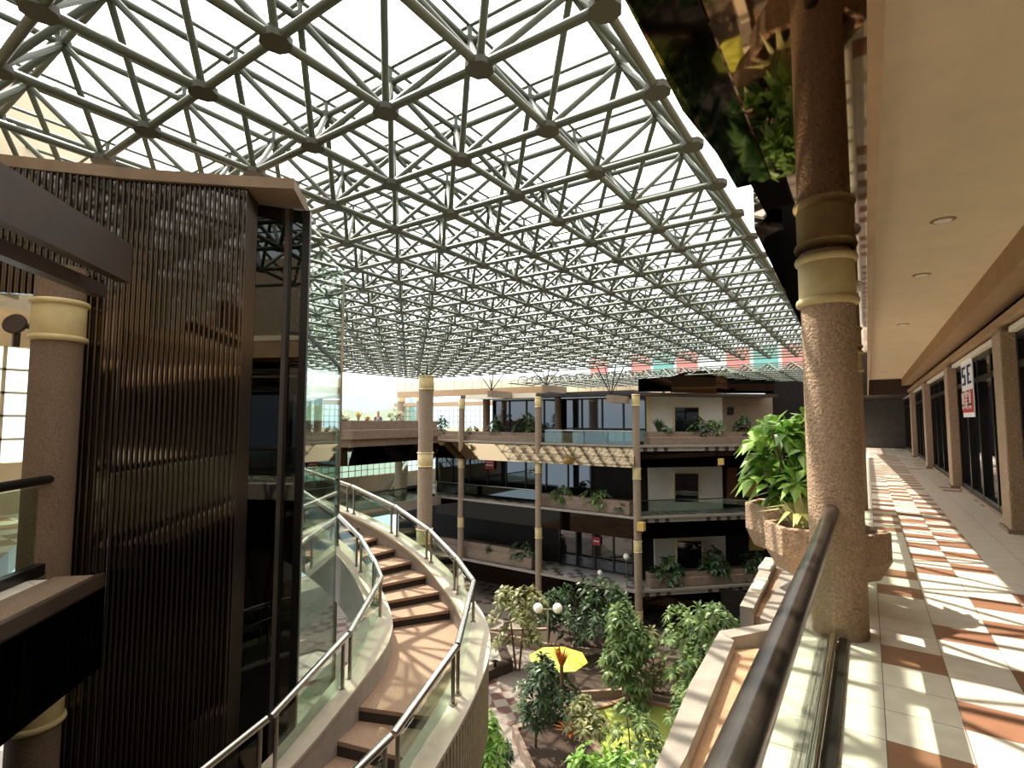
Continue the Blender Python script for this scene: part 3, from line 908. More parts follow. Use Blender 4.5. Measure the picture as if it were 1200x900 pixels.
def frame_parts(mem, roof, node=.15):
    for nm, lst in mem.items():
        lst.sort(key=lambda q: -seen_size(*q))
        seg = 8 if 'node' in nm else 6
        mt = 'truss_node' if 'node' in nm else 'truss'
        for q in lst[:100]:
            MB().tube(q[0], q[1], q[2], seg).build(nm, mt, roof)
        rest = MB()
        for q in lst[100:]: rest.tube(q[0], q[1], q[2], 6 if 'node' in nm else 5, None, 'node' in nm)
        if lst[100:]: o = rest.build(nm, mt, roof); o['kind'] = 'stuff'


frame_parts(mem, roof)
# lower frame beyond, over the far wing
Z2 = 4.55
roof2 = thing('space_frame_roof', 'second darker space frame section seen edge on above the far wing glazing', 'roof frame', (-12, 33.5, Z2))
m2 = {'lower_chord': [], 'upper_chord': [], 'diagonal_brace': []}
n1, n2 = 12, 18
l2 = lambda i, j: Vector((-23 + j * S_, 33.6 + i * S_, Z2))
t2 = lambda i, j: Vector((-23 + (j + .5) * S_, 33.6 + (i + .5) * S_, Z2 + HD * .6))
for i in range(n1):
    for j in range(n2):
        if j < i * .5 - 1: continue
        m2['lower_chord'] += [(l2(i, j), l2(i, j + 1), .04), (l2(i, j), l2(i + 1, j), .04)]
        m2['upper_chord'] += [(t2(i, j), t2(i, j + 1), .04), (t2(i, j), t2(i + 1, j), .04)]
        for a, b in ((0, 0), (1, 0), (0, 1), (1, 1)): m2['diagonal_brace'].append((l2(i + a, j + b), t2(i, j), .035))
frame_parts(m2, roof2)
for x in (-22.5, -12.5, -3.2):
    MB().tube((x, 38.7, 3.4), (x, 38.7, Z2), .1, 10).build('post', 'truss', roof2)

# ------------------------------------------------------------------ far wing straight ahead (A) and the chamfered wing (B)
YA = 31.6; XA0, XA1 = -28.5, -12.1
LV = (0.05, -4.35, -8.8)
B0 = Vector((XA1, YA, 0)); BU = Vector((.7071, .7071, 0)); BN = Vector((.7071, -.7071, 0))
A_n = Vector((0, -1, 0)); Zv = Vector((0, 0, 1))


def Bw(s, off, z=0):
    p = B0 + BU * s - BN * off; return Vector((p.x, p.y, z))


plan = [(-36, YA), (XA1, YA), tuple(Bw(11, 0)[:2]), tuple(Bw(11, 6)[:2]), (-12, 46), (-36, 46)]
for k, z in enumerate(LV):
    struct('floor_upper' if k == 0 else ('floor_middle' if k == 1 else 'floor_lower'), MB().prism(plan, z - .3, z), 'tile_far')
    lip = MB().box(XA0, XA1 + .05, YA - .14, YA + .06, z - .04, z + .10)
    slabpoly(lip, [Bw(0, .06, z + .1), Bw(11, .06, z + .1), Bw(11, -.14, z + .1), Bw(0, -.14, z + .1)], Zv, .14)
    struct('trim_%d' % (20 + k), lip, 'rim_grey')
    # mirrored fascias
    fa = MB(); t_ = .42 if k == 0 else .05
    slabpoly(fa, [Vector((XA0, YA - .02, z - .06)), Vector((XA1, YA - .02, z - .06)), Vector((XA1 + .1, YA - t_, z - 1.28)), Vector((XA0, YA - t_, z - 1.28))], A_n, .1)
    struct('trim_%d' % (30 + k), fa, 'mirror_bright' if k == 0 else 'mirror_dark')
    fb = MB(); slabpoly(fb, [Bw(0, .02, z - .06), Bw(11, .02, z - .06), Bw(11, -.05, z - 1.28), Bw(0, -.05, z - 1.28)], BN, .1)
    struct('trim_%d' % (40 + k), fb, 'mirror_dark')
    struct('trim_%d' % (50 + k), MB().prism([(XA0, YA + .1), (XA1, YA + .1), tuple(Bw(11, .1)[:2]), tuple(Bw(11, 5)[:2]), (XA1, 40), (XA0, 40)], z - 1.32, z - 1.24), 'dark_wall_shaded')
# roof slab of the far wing
struct('ceiling_far', MB().prism([(-26.2, YA + .05), (XA1, YA + .05), (XA1, 36), (-26.2, 36)], 3.35, 3.6), 'brown_dark')
rs = MB(); rs.box(-25.6, -19.3, YA - .05, YA + .15, 3.28, 3.62); struct('trim_60', rs, 'rim_white')
rs = MB(); rs.box(-19.0, XA1, YA - .05, YA + .15, 3.30, 3.45); struct('trim_61', rs, 'black')
rs = MB(); rs.box(-34, -19.0, YA + .9, YA + 1.1, 3.62, 4.15); struct('trim_62', rs, 'fascia_tan')
# cream building band behind the far wing
mb = MB(); YB = 42
mb.prism([(-44.2, YB), (-12, YB), (-12, YB + .5), (-44.2, YB + .5)], [4.35, 3.9, 3.9, 4.35], [6.0, 5.25, 5.25, 6.0])
struct('wall_back', mb, 'cream_wall')
jn = MB()
for k in range(26):
    x = -44 + k * 1.2; jn.box(x - .02, x + .02, YB - .012, YB, 4.4 - .014 * k, 5.95 - .0235 * k)
struct('trim_64', jn, 'concrete')
struct('trim_65', MB().box(-44.2, -26, YB - .3, YB + .4, 3.2, 3.6), 'fascia_tan')
wn = sempty('window_12')
MB().box(-43.5, -24.5, YB + .4, YB + .42, .9, 3.2).build('pane', 'glass', wn)
for k in range(34): x = -43.5 + k * .58; MB().box(x - .03, x + .03, YB + .33, YB + .38, .9, 3.2).build('mullion', 'steel_post', wn)
for z in (.9, 1.5, 2.1, 2.7, 3.2): MB().box(-43.5, -24.5, YB + .33, YB + .38, z - .03, z + .03).build('mullion', 'steel_post', wn)
struct('wall_sill', MB().box(-44.2, -24.5, YB + .3, YB + .6, -.3, .9), 'cream_wall')
column('pale column under the left end of the cream wall band', pY(470, 480, YB - .2).x, YB - .2, 0, 4.4, .42, (4.3,), 'far wing columns', 'concrete')
column('second pale column under the cream wall band, behind the tall roof column', pY(491, 480, YB - .2).x, YB - .2, 0, 4.4, .3, (4.3,), 'far wing columns', 'concrete')

# three full height columns of the far wing
for px_, lab in ((541, 'slim tan column of the far wing, leftmost of the three at the slab edge'), (631, 'slim tan column of the far wing, middle of the three at the slab edge'),
                 (744.5, 'slim tan column at the corner where the far wing turns')):
    column(lab, pY(px_, 500, YA - .02).x, YA - .02 if px_ < 700 else YA + .1, GZ, 3.35, .235, (3.3, -1.25, -5.7, -9.9), 'far wing columns', 'concrete', .72)
for px_, lab in ((570, 'brown inner column behind the planter of the upper far gallery'), (654, 'brown inner column by the dark glazing of the upper far gallery')):
    column(lab, pY(px_, 490, YA + 2.4).x, YA + 2.4, 0, 3.35, .3 if px_ < 600 else .24, (), 'far wing inner columns', 'pebble_dark')

# glazing
sx = lambda px_, Y_: pY(px_, 500, Y_).x
storefront('window_20', (sx(578, YA + 2.8), YA + 2.8), (sx(757, YA + 2.8), YA + 2.8), .05, 3.3, 8, A_n, fw=.10, rails=(1.1,))
storefront('window_21', (sx(512, YA + 2.8), YA + 2.8), (sx(692, YA + 2.8), YA + 2.8), -4.35, -1.3, 8, A_n, pane='store_glass', fw=.10)
struct('wall_dark_middle', MB().box(sx(690, YA + 2.8), -12.6, YA + 2.86, YA + 3.0, -4.35, -1.2).box(-36, -12.6, YA + 3.2, YA + 3.4, -8.8, -5.6), 'dark_wall_shaded')
storefront('window_22', (sx(655, YA + 3.0), YA + 3.0), (sx(740, YA + 3.0), YA + 3.0), -8.8, -5.7, 4, A_n, fw=.12)
struct('wall_ground', MB().box(-36, -3, YA + 4, YA + 4.2, GZ - .2, -8.9), 'dark_wall_shaded')
# reflective dado rail in front of the upper glazing
t = thing('glass_railing', 'low thin rail with glass in front of the dark upper far glazing', 'railing', (-15.5, YA + .2, 0))
xa, xb = sx(634, YA + .2), sx(741, YA + .2)
MB().tube((xa, YA + .2, 1.0), (xb, YA + .2, 1.0), .035, 8).build('handrail', 'steel_post', t)
MB().box(xa, xb, YA + .19, YA + .21, .12, .97).build('glass_panel', 'glass_green', t)
for k in range(5): x = xa + (xb - xa) * k / 4; MB().tube((x, YA + .2, .05), (x, YA + .2, 1.0), .02, 6).build('post', 'black_frame', t)
t = thing('glass_railing', 'low thin rail along the left part of the middle far gallery', 'railing', (-24, YA + 1.5, -4.3))
xa, xb = sx(512, YA + 1.2), sx(628, YA + 1.2)
MB().tube((xa, YA + 1.2, -3.35), (xb, YA + 1.2, -3.35), .035, 8).build('handrail', 'steel_post', t)
MB().box(xa, xb, YA + 1.19, YA + 1.21, -4.2, -3.4).build('glass_panel', 'glass_shade', t)
# shop number and red sign
t = thing('shop_number', 'white shop number 45 on the grey middle floor glazing', 'sign', (sx(621, YA + 2.68), YA + 2.68, -2.1))
glyphs(MB(), '45', (sx(617.5, YA + 2.7), YA + 2.69, pY(621, 556, YA + 2.69).z), (1, 0, 0), (0, 0, 1), (0, -1, 0), .26, .48, .45).build('digits', 'number_white', t)
t = thing('shop_sign', 'faded red sign on the middle floor glazing left of the number 45', 'sign', (sx(575, YA + 2.68), YA + 2.68, -2.1))
p = pY(574, 544, YA + 2.7); MB().box(p.x - .45, p.x + .45, YA + 2.66, YA + 2.7, p.z - .38, p.z + .38).build('board', 'red_sign', t)
MB().box(p.x - .36, p.x + .36, YA + 2.65, YA + 2.66, p.z - .12, p.z - .02).box(p.x - .30, p.x + .32, YA + 2.65, YA + 2.66, p.z + .12, p.z + .2).build('stripe', 'white_sign', t)
p = pY(699, 634, YA + 2.9); t = thing('shop_sign', 'dim red sign behind the lower gallery near the corner column', 'sign', (p.x, YA + 2.9, p.z))
MB().box(p.x - .3, p.x + .3, YA + 2.85, YA + 2.9, p.z - .28, p.z + .28).build('board', 'red_sign', t)
MB().box(p.x - .2, p.x + .2, YA + 2.84, YA + 2.85, p.z - .05, p.z + .05).build('stripe', 'white_sign', t)


def long_planter(label, a, b, z0, z1, nrm, group='gallery planters', proud=.32, mt='planter_brown'):
    """two-stepped planter running from a to b with its front out along NRM"""
    a, b, nrm = Vector((a[0], a[1], 0)), Vector((b[0], b[1], 0)), Vector(nrm).normalized()
    t = thing('gallery_planter', label, 'planter', (a.x, a.y, z0), group); h = z1 - z0; u = (b - a).normalized()
    mid = (a + b) / 2; Lh = (b - a).length / 2
    MB().obox(mid + nrm * proud * .5 + Zv * (z0 + h * .32), (u, nrm, Zv), (Lh, proud * .5 + .3, h * .32)).build('lower_step', mt, t, .02)
    MB().obox(mid - nrm * .05 + Zv * (z0 + h * .78), (u, nrm, Zv), (Lh - .04, .36, h * .22)).build('upper_step', mt, t, .02)
    MB().obox(mid - nrm * .05 + Zv * (z1 + .005), (u, nrm, Zv), (Lh - .12, .27, .01)).build('soil', 'soil', t)
    return t


YP = YA + .9; zp = pY(600, 506.5, YP).z
long_planter('long brown planter along the upper far gallery, left of the middle column', (sx(517, YP), YP), (sx(681, YP), YP), .05, zp, A_n)
long_planter('brown planter on the middle far gallery filled with ferns', (sx(636, YP), YP), (sx(739, YP), YP), -4.3, -3.45, A_n, proud=.1)
long_planter('long dark planter along the lower far gallery below the number 45', (sx(510, YP), YP), (sx(627, YP), YP), -8.75, -7.6, A_n, proud=.2)
long_planter('brown planter in front of the white wall on the upper floor of the angled wing', Bw(1.1, .75), Bw(10, .75), .05, .95, BN)
long_planter('dark planter below the white wall on the lowest floor of the angled wing', Bw(1.1, .75), Bw(10, .75), -8.75, -7.9, BN, proud=.2)

# plants of wing A
def plant_px(label, x, ytop, ybase, Y_, wpx, L, mt, n, seed, zb=None, axis=(1, 0, 0), cat='shrub', name='planter_shrub'):
    b = pY(x, ybase, Y_); d = (b - CAM).dot(CF); h = (ybase - ytop) * d / F
    return bush(label, b, h, wpx / 2 * d / F, n, L, mt, seed, 'gallery plants', name, cat, axis)
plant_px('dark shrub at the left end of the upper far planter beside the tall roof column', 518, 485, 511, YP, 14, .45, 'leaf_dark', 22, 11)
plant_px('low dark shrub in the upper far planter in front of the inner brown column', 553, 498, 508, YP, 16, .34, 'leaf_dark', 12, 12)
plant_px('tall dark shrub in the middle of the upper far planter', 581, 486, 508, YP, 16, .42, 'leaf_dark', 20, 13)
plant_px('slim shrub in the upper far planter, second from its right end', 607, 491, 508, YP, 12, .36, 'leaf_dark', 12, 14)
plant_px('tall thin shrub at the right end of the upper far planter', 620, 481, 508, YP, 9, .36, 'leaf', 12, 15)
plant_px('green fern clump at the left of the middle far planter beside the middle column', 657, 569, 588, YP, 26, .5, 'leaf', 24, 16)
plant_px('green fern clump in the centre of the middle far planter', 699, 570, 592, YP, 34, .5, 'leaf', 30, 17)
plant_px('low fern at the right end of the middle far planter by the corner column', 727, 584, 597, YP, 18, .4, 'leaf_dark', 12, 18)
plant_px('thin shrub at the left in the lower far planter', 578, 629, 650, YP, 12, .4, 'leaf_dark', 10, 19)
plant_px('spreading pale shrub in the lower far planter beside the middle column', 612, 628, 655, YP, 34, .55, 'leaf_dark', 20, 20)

# wing B: walls, windows, rails, parapet
def bpanel(name, pxs, off, thick, mt, parent=None):
    mb = MB(); pl = Bw(0, off); slabpoly(mb, [onp(x, y, pl, BN) for x, y in pxs], BN, thick)
    if parent is None: return struct(name, mb, mt)
    return mb.build(name, mt, parent)


def bwall(nm, x0, x1, ytop, ybot, off, mt):
    pl = Bw(0, off); a, b = onp(x0, ytop, pl, BN), onp(x1, ytop, pl, BN); z0 = onp(x0, ybot, pl, BN).z; z1 = onp(x0, ytop, pl, BN).z
    mb = MB(); slabpoly(mb, [Vector((a.x, a.y, z0)), Vector((b.x, b.y, z0)), Vector((b.x, b.y, z1)), Vector((a.x, a.y, z1))], BN, .2)
    return struct(nm, mb, mt)


bwall('wall_upper', 761, 846, 462, 540, 2.2, 'white_wall')
bwall('wall_upper_side', 844, 905, 462, 540, 2.6, 'concrete')
bwall('wall_corner', 746, 769, 526, 700, 2.35, 'dark_wall_shaded')
bwall('wall_link', 898, 1003, 440, 760, 2.9, 'dark_wall_shaded')
bwall('trim_70', 757, 761, 462, 540, 2.1, 'collar')
bwall('wall_middle', 760, 846, 543, 618, 2.2, 'white_wall')
bwall('wall_middle_side', 844, 930, 543, 618, 2.6, 'dark_wall_shaded')
bwall('wall_lower', 767, 850, 629, 690, 2.2, 'white_wall')
bwall('wall_lower_side', 848, 930, 620, 690, 2.6, 'dark_wall_shaded')
for k, (x0, x1, y0, y1) in enumerate(((791, 819, 477.5, 512), (791, 819, 555, 588), (794, 823, 634, 668))):
    wn = sempty('window_%d' % (30 + k))
    bpanel('pane', [(x0, y1), (x1, y1), (x1, y0), (x0, y0)], 2.16, .05, 'store_glass', wn)
    for q in ([(x0 - 1, y1), (x0, y1), (x0, y0), (x0 - 1, y0)], [(x1, y1), (x1 + 1, y1), (x1 + 1, y0), (x1, y0)], [(x0 - 1, y0), (x1 + 1, y0), (x1 + 1, y0 - 1), (x0 - 1, y0 - 1)]):
        bpanel('frame', q, 2.1, .1, 'collar', wn)
wn = sempty('window_34'); bpanel('pane', [(874, 582), (888, 582), (888, 560), (874, 560)], 2.5, .05, 'yellow_win', wn)
wn = sempty('window_35'); bpanel('pane', [(878, 645), (896, 645), (896, 626), (878, 626)], 2.5, .05, 'yellow_win', wn)
wn = sempty('door_1'); bpanel('panel', [(852, 588), (864, 588), (864, 548), (852, 548)], 2.5, .06, 'wood_red', wn)
wn = sempty('window_36'); bpanel('pane', [(853, 486), (860, 486), (860, 477), (853, 477)], 2.5, .05, 'black', wn)
struct('trim_71', MB().prism([tuple(Bw(0, 1)[:2]), tuple(Bw(11, 1)[:2]), tuple(Bw(11, 4)[:2]), tuple(Bw(0, 4)[:2])], 3.3, 3.5), 'brown_dark')
t = thing('glass_railing', 'thin dark rail with glass on the middle floor of the angled wing', 'railing', Bw(.3, .1, -4.3))
MB().tube(Bw(.3, .1, -3.3), Bw(10, .1, -3.3), .035, 8).build('handrail', 'black_frame', t)
mb = MB(); slabpoly(mb, [Bw(.3, .1, -4.25), Bw(10, .1, -4.25), Bw(10, .1, -3.34), Bw(.3, .1, -3.34)], BN, .015); mb.build('glass_panel', 'glass_green', t)
# small lantern boxes at the corner
for lab, (x, y), sz in (('square amber lantern under the slab at the corner column', (751.5, 617), .2), ('small amber lantern beside the red door under the upper slab', (845, 541), .16)):
    p = pY(x, y, YA - .42) if x < 800 else onp(x, y, Bw(0, -.2), BN)
    t = thing('lantern', lab, 'lamp', p)
    MB().obox(p, ((1, 0, 0), (0, 1, 0), (0, 0, 1)), (sz, sz, sz * 1.2)).build('shade', 'yellow_win', t)
    MB().obox(p + Vector((-.1, 0, -sz * 1.7)), ((1, 0, 0), (0, 1, 0), (0, 0, 1)), (sz * .7, sz * .7, sz * .5)).build('base', 'wood_red', t)
# bronze parapet of the angled wing, in facets
for k, q in enumerate(([(748, 459), (787, 459), (787, 441), (748, 444)], [(787, 460), (840, 461), (838, 434), (803, 436), (787, 441)], [(840, 461), (852, 461), (852, 433), (838, 434)], [(852, 461), (907, 461), (907, 434), (852, 433)])):
    mb = MB(); n_ = (BN + Vector((.25 * (k - 1.5), 0, -.12 + .1 * (k % 2)))).normalized(); pl = Bw(0, -.1 + .05 * k)
    slabpoly(mb, [onp(x, y, pl, n_) for x, y in q], n_, .25); struct('trim_%d' % (80 + k), mb, 'mirror_dark' if k != 2 else 'mirror_bright')
# plants of wing B
def bplant(label, x, ytop, ybase, wpx, L, mt, n, seed):
    b = onp(x, ybase, Bw(0, .8), BN); d = (b - CAM).dot(CF)
    return bush(label, b, (ybase - ytop) * d / F, wpx / 2 * d / F, n, L, mt, seed, 'gallery plants', 'planter_shrub', 'shrub', BU)
p = onp(772, 508, Bw(0, .8), BN)
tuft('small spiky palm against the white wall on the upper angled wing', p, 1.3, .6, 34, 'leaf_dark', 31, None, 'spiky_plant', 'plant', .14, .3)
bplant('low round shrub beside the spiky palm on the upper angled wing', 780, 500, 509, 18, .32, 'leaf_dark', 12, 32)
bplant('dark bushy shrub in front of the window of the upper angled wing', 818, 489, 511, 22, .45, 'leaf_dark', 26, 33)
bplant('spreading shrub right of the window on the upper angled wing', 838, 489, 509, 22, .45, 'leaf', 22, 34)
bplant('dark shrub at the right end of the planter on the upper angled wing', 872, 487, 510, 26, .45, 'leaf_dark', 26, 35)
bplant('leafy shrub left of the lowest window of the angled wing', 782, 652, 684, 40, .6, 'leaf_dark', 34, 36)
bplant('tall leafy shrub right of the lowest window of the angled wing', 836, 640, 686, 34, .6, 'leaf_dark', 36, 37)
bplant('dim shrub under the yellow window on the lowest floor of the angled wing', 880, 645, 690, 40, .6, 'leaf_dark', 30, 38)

# struts that carry the roof frame
for x, y, lab in ((576, 457, 'splayed roof strut on a short block over the far wing, left one'), (640, 447, 'splayed roof strut over the middle column of the far wing'), (716, 462, 'splayed roof strut over the dark glazing of the far wing')):
    b = pY(x, y, 29.3); b.z = min(b.z, 4.0); t = thing('roof_strut', lab, 'roof strut', (b.x, b.y, 3.5), 'roof struts')
    MB().box(b.x - .2, b.x + .2, b.y - .2, b.y + 2.4, b.z - .5, b.z - .05).build('block', 'concrete', t)
    for dx, dy in ((-.65, -.63), (.6, -.63), (-.65, .63), (.6, .63)):
        MB().tube((b.x, b.y, b.z - .05), (b.x + dx, b.y + dy, ZR), .035, 6).build('strut', 'black_frame', t)

# ------------------------------------------------------------------ left far wing (C) and the tall roof column
XC = -28.5
yc = lambda px_: pX(px_, 500, XC).y
tall = pd(499, 500, 31.0)
column('tall thick column rising to the roof frame at the end of the planted bridge', tall.x, tall.y, GZ, 4.3, .43, (4.3, -.2, -4.6), 'pebbled columns', 'concrete', .85)
t_ = thing('roof_strut', 'four splayed arms on top of the tall thick roof column', 'roof strut', (tall.x, tall.y, 4.3), 'roof struts')
for dx, dy in ((-1, -1), (1, -1), (-1, 1), (1, 1)):
    MB().tube((tall.x, tall.y, 4.25), (tall.x + dx * .63, tall.y + dy * .63, ZR), .06, 8).build('strut', 'truss', t_)
zt1 = 1.62
YC0, YC1 = yc(409), 31.2
cw = thing('gallery_planter', 'tall stepped parapet planter of the bridge with a person leaning behind it', 'planter', (XC, YC1, 0), 'gallery planters')
PC = [Vector((XC, YC1, 0)), Vector((XC, YC0, 0)), Vector((XC - 6, YC0 - 6, 0))]


def cband(x_out, x_in, z0, z1, name, mt):
    mb = MB(); o1, o2 = x_out, x_in
    def off(p, o, corner): return (p.x + o, p.y - (o * .414 if corner else 0))
    a, b, c = PC
    out = [(a.x + o1, a.y), (b.x + o1, b.y - o1 * .414), (c.x + o1 * .7071, c.y - o1 * .7071)]
    inn = [(c.x + o2 * .7071, c.y - o2 * .7071), (b.x + o2, b.y - o2 * .414), (a.x + o2, a.y)]
    mb.prism(out + inn[0:1] + inn[1:2] + inn[2:3], z0, z1)
    return mb.build(name, mt, cw, .015)
cband(.35, -.5, zt1 - .62, zt1, 'upper_step', 'planter_brown')
cband(.75, -.3, zt1 - 1.2, zt1 - .60, 'middle_step', 'planter_brown')
cband(.45, -.2, zt1 - 1.75, zt1 - 1.18, 'lower_step', 'planter_brown')
cband(-.05, -.45, zt1 - .02, zt1 + .03, 'soil', 'soil')
mb = MB()
for (a, b) in ((PC[0], PC[1]), (PC[1], PC[2])):
    n_ = Vector(((b - a).y, -(b - a).x, 0)).normalized(); n_ = n_ if n_.x > 0 else -n_
    slabpoly(mb, [a + n_ * .5 + Zv * -.1, b + n_ * .5 + Zv * -.1, b + n_ * .1 + Zv * -1.35, a + n_ * .1 + Zv * -1.35], n_, .1)
struct('trim_90', mb, 'mirror_dark')
struct('floor_bridge', MB().prism([(XC, YC1 + .4), (XC, YC0), (XC - 6, YC0 - 6), (XC - 12, YC0 - 4), (XC - 12, YC1 + .4)], -.4, .0), 'tile_far')
struct('floor_bridge_upper', MB().prism([(XC - .6, YC1), (XC - .6, YC0), (XC - 4, YC0 - 3), (XC - 6, YC0), (XC - 6, YC1)], .0, .55), 'planter_brown')
# plants on the bridge
for lab, x, yt, yb, w_, mt, sd in (('dry golden grass clump on the bridge parapet against the sky', 420, 471, 491, 14, 'leaf_dry', 41), ('yellow green shrub on the bridge parapet right of the person', 464, 476, 491, 20, 'leaf_olive', 42),
                                   ('low dry plant on the bridge parapet beside the lift glass', 402, 482, 491, 14, 'leaf_olive', 43), ('small yellow flowering plant on the bridge parapet just left of the person', 432, 486, 491, 7, 'leaf_dry', 44)):
    b = pX(x, yb, XC - .3); b.z = 1.58; d = (b - CAM).dot(CF)
    if 'grass' in lab: tuft(lab, b, 1.0, .35, 60, mt, sd, None, 'grass_clump', 'plant', .05, .2)
    else: bush(lab, b, (yb - yt) * d / F, w_ / 2 * d / F, 24, .28, mt, sd, None, 'planter_shrub', 'shrub', (0, 1, 0))
# middle floor under the bridge
struct('floor_bridge_middle', MB().prism([(XC + .4, YA), (XC + .4, YC0 - 1), (XC - 12, YC0 - 6), (XC - 12, YA + 8)], -4.75, -4.35), 'tile_far')
struct('trim_91', MB().box(XC + .3, XC + .5, YC0 - 1, YA, -4.9, -4.2), 'rim_grey')
struct('wall_far_left', MB().box(-35.4, -35.1, 18, 42, -4.5, -3.0).box(-35.4, -35.1, 18, 42, -.9, 0), 'cream_wall')
wn = sempty('window_13')
MB().box(-35.3, -35.28, 18, 42, -3.0, -.9).build('pane', 'glass', wn)
for k in range(38): y = 18 + k * .65; MB().box(-35.24, -35.18, y - .03, y + .03, -3.0, -.9).build('mullion', 'steel_post', wn)
for z in (-3, -2.5, -2, -1.45, -.9): MB().box(-35.24, -35.18, 18, 42, z - .03, z + .03).build('mullion', 'steel_post', wn)
column('slim pinkish column under the bridge, left of the thick column base', pX(467, 560, -31.5).x, pX(467, 560, -31.5).y, -4.35, -.3, .3, (), 'far wing columns', 'cream_wall')
t = thing('ramp_wall', 'cream sloping side wall of a small stair under the bridge', 'stair', pX(452, 600, -32.5))
mb = MB(); slabpoly(mb, [pX(449, 603, -32.5), pX(474, 603, -32.5), pX(478, 556, -32.5), pX(478, 545, -32.5), pX(449, 588, -32.5)], (1, 0, 0), .2); mb.build('side_wall', 'cream_wall', t)
mb = MB(); mb.path([pX(449, 577, -32.3), pX(478, 536, -32.3)], .05, 8); mb.build('handrail', 'steel_post', t)
t = thing('glass_railing', 'dark handrail on the middle floor under the bridge beside the thick column', 'railing', (XC, 29, -4.3))
MB().tube((XC + .3, YC0 - 1, -3.3), (XC + .3, 30.5, -3.3), .05, 8).build('handrail', 'black', t)
MB().box(XC + .29, XC + .31, YC0 - 1, 30.5, -4.2, -3.35).build('glass_panel', 'glass_green', t)
MB().tube((XC + .5, YA - .6, -4.3), (XC + .5, YA - .6, -3.0), .05, 8).build('post', 'steel', t)

# person leaning behind the bridge parapet
pc = pX(443, 491, XC - .75); d = (pc - CAM).dot(CF)
per = thing('person', 'person with dark hair in a white top and dark sleeves leaning behind the bridge parapet', 'person', (pc.x, pc.y, .55))


def skin_figure(name, edges, verts, mt, parent, root=0):
    me = bpy.data.meshes.new(name); me.from_pydata([v[0] for v in verts], edges, [])
    o = bpy.data.objects.new(name, me); col.objects.link(o); me.materials.append(M[mt])
    md = o.modifiers.new('skin', 'SKIN'); md.use_smooth_shade = True
    sk = me.skin_vertices[0].data if me.skin_vertices else None
    if sk is None:
        o.data.attributes
        bpy.context.view_layer.objects.active = o
        bpy.ops.mesh.customdata_skin_add(); sk = me.skin_vertices[0].data
    for i, v in enumerate(verts): sk[i].radius = (v[1], v[1] if len(v) < 3 else v[2]); sk[i].use_root = (i == root)
    s_ = o.modifiers.new('sub', 'SUBSURF'); s_.levels = 1; s_.render_levels = 2
    attach(o, parent); return o


b = Vector((pc.x, pc.y, .55)); fx = Vector((.75, -.66, 0)).normalized(); sxv = Vector((-fx.y, fx.x, 0))   # facing the atrium
def q(f, s, z): return b + fx * f + sxv * s + Zv * z
HB = .92
body_v = [(q(0, 0, HB), .16, .13), (q(.05, 0, HB + .22), .15, .12), (q(.13, 0, HB + .42), .18, .12), (q(.18, 0, HB + .53), .065), (q(.23, 0, HB + .62), .075, .085), (q(.26, 0, HB + .73), .095, .105), (q(.27, 0, HB + .80), .06),
          (q(0, .10, HB - .08), .095), (q(.02, .11, .48), .065), (q(0, .11, .07), .04), (q(.14, .12, .03), .03),
          (q(0, -.10, HB - .08), .095), (q(.02, -.11, .48), .065), (q(0, -.11, .07), .04), (q(.14, -.12, .03), .03),
          (q(.14, .20, HB + .42), .06), (q(.30, .26, HB + .20), .045), (q(.48, .12, HB + .14), .032), (q(.56, .06, HB + .14), .028),
          (q(.14, -.20, HB + .42), .06), (q(.30, -.26, HB + .20), .045), (q(.48, -.12, HB + .14), .032), (q(.56, -.06, HB + .14), .028)]
body_e = [(0, 1), (1, 2), (2, 3), (3, 4), (4, 5), (5, 6), (0, 7), (7, 8), (8, 9), (9, 10), (0, 11), (11, 12), (12, 13), (13, 14), (2, 15), (15, 16), (16, 17), (17, 18), (2, 19), (19, 20), (20, 21), (21, 22)]
skin_figure('body', body_e, body_v, 'skin', per)
top_v = [(q(-.01, 0, HB - .06), .19, .16), (q(.05, 0, HB + .22), .18, .145), (q(.13, 0, HB + .42), .205, .145), (q(.17, 0, HB + .49), .10)]
skin_figure('white_top', [(0, 1), (1, 2), (2, 3)], top_v, 'shirt', per)
for s in (1, -1):
    skin_figure('sleeve', [(0, 1), (1, 2)], [(q(.13, .17 * s, HB + .43), .085), (q(.30, .26 * s, HB + .20), .062), (q(.46, .13 * s, HB + .145), .045)], 'jacket', per)
    skin_figure('trouser_leg', [(0, 1), (1, 2)], [(q(0, .09 * s, HB - .02), .12), (q(.02, .11 * s, .48), .085), (q(0, .11 * s, .1), .065)], 'trouser', per)
skin_figure('hair', [(0, 1), (1, 2), (2, 3)], [(q(.27, 0, HB + .81), .09), (q(.20, 0, HB + .78), .115), (q(.15, 0, HB + .66), .09), (q(.12, .02, HB + .52), .07)], 'hair', per)
fm = MB(); fm.sphere(q(.365, .035, HB + .745), .012, 8).sphere(q(.365, -.035, HB + .745), .012, 8); fm.build('eyes', 'hair', per)
fm = MB(); fm.tube(q(.36, 0, HB + .73), q(.39, 0, HB + .69), .012, 6).tube(q(.36, -.03, HB + .655), q(.36, .03, HB + .655), .008, 6); fm.build('nose_and_mouth', 'skin', per)

# ------------------------------------------------------------------ garden
struct('floor_garden', MB().box(-40, 2, -26, 42, GZ - .2, GZ), 'garden_paving')
# my side under the walkway
struct('wall_under_walkway', MB().box(-.2, 0, -24, 46, GZ, -.3), 'dark_wall_shaded')
for k, z in enumerate((-4.35, -8.8)):
    struct('floor_right_middle' if k == 0 else 'floor_right_lower', MB().box(-.95, 0, -24, 46, z - .3, z), 'rim_grey')


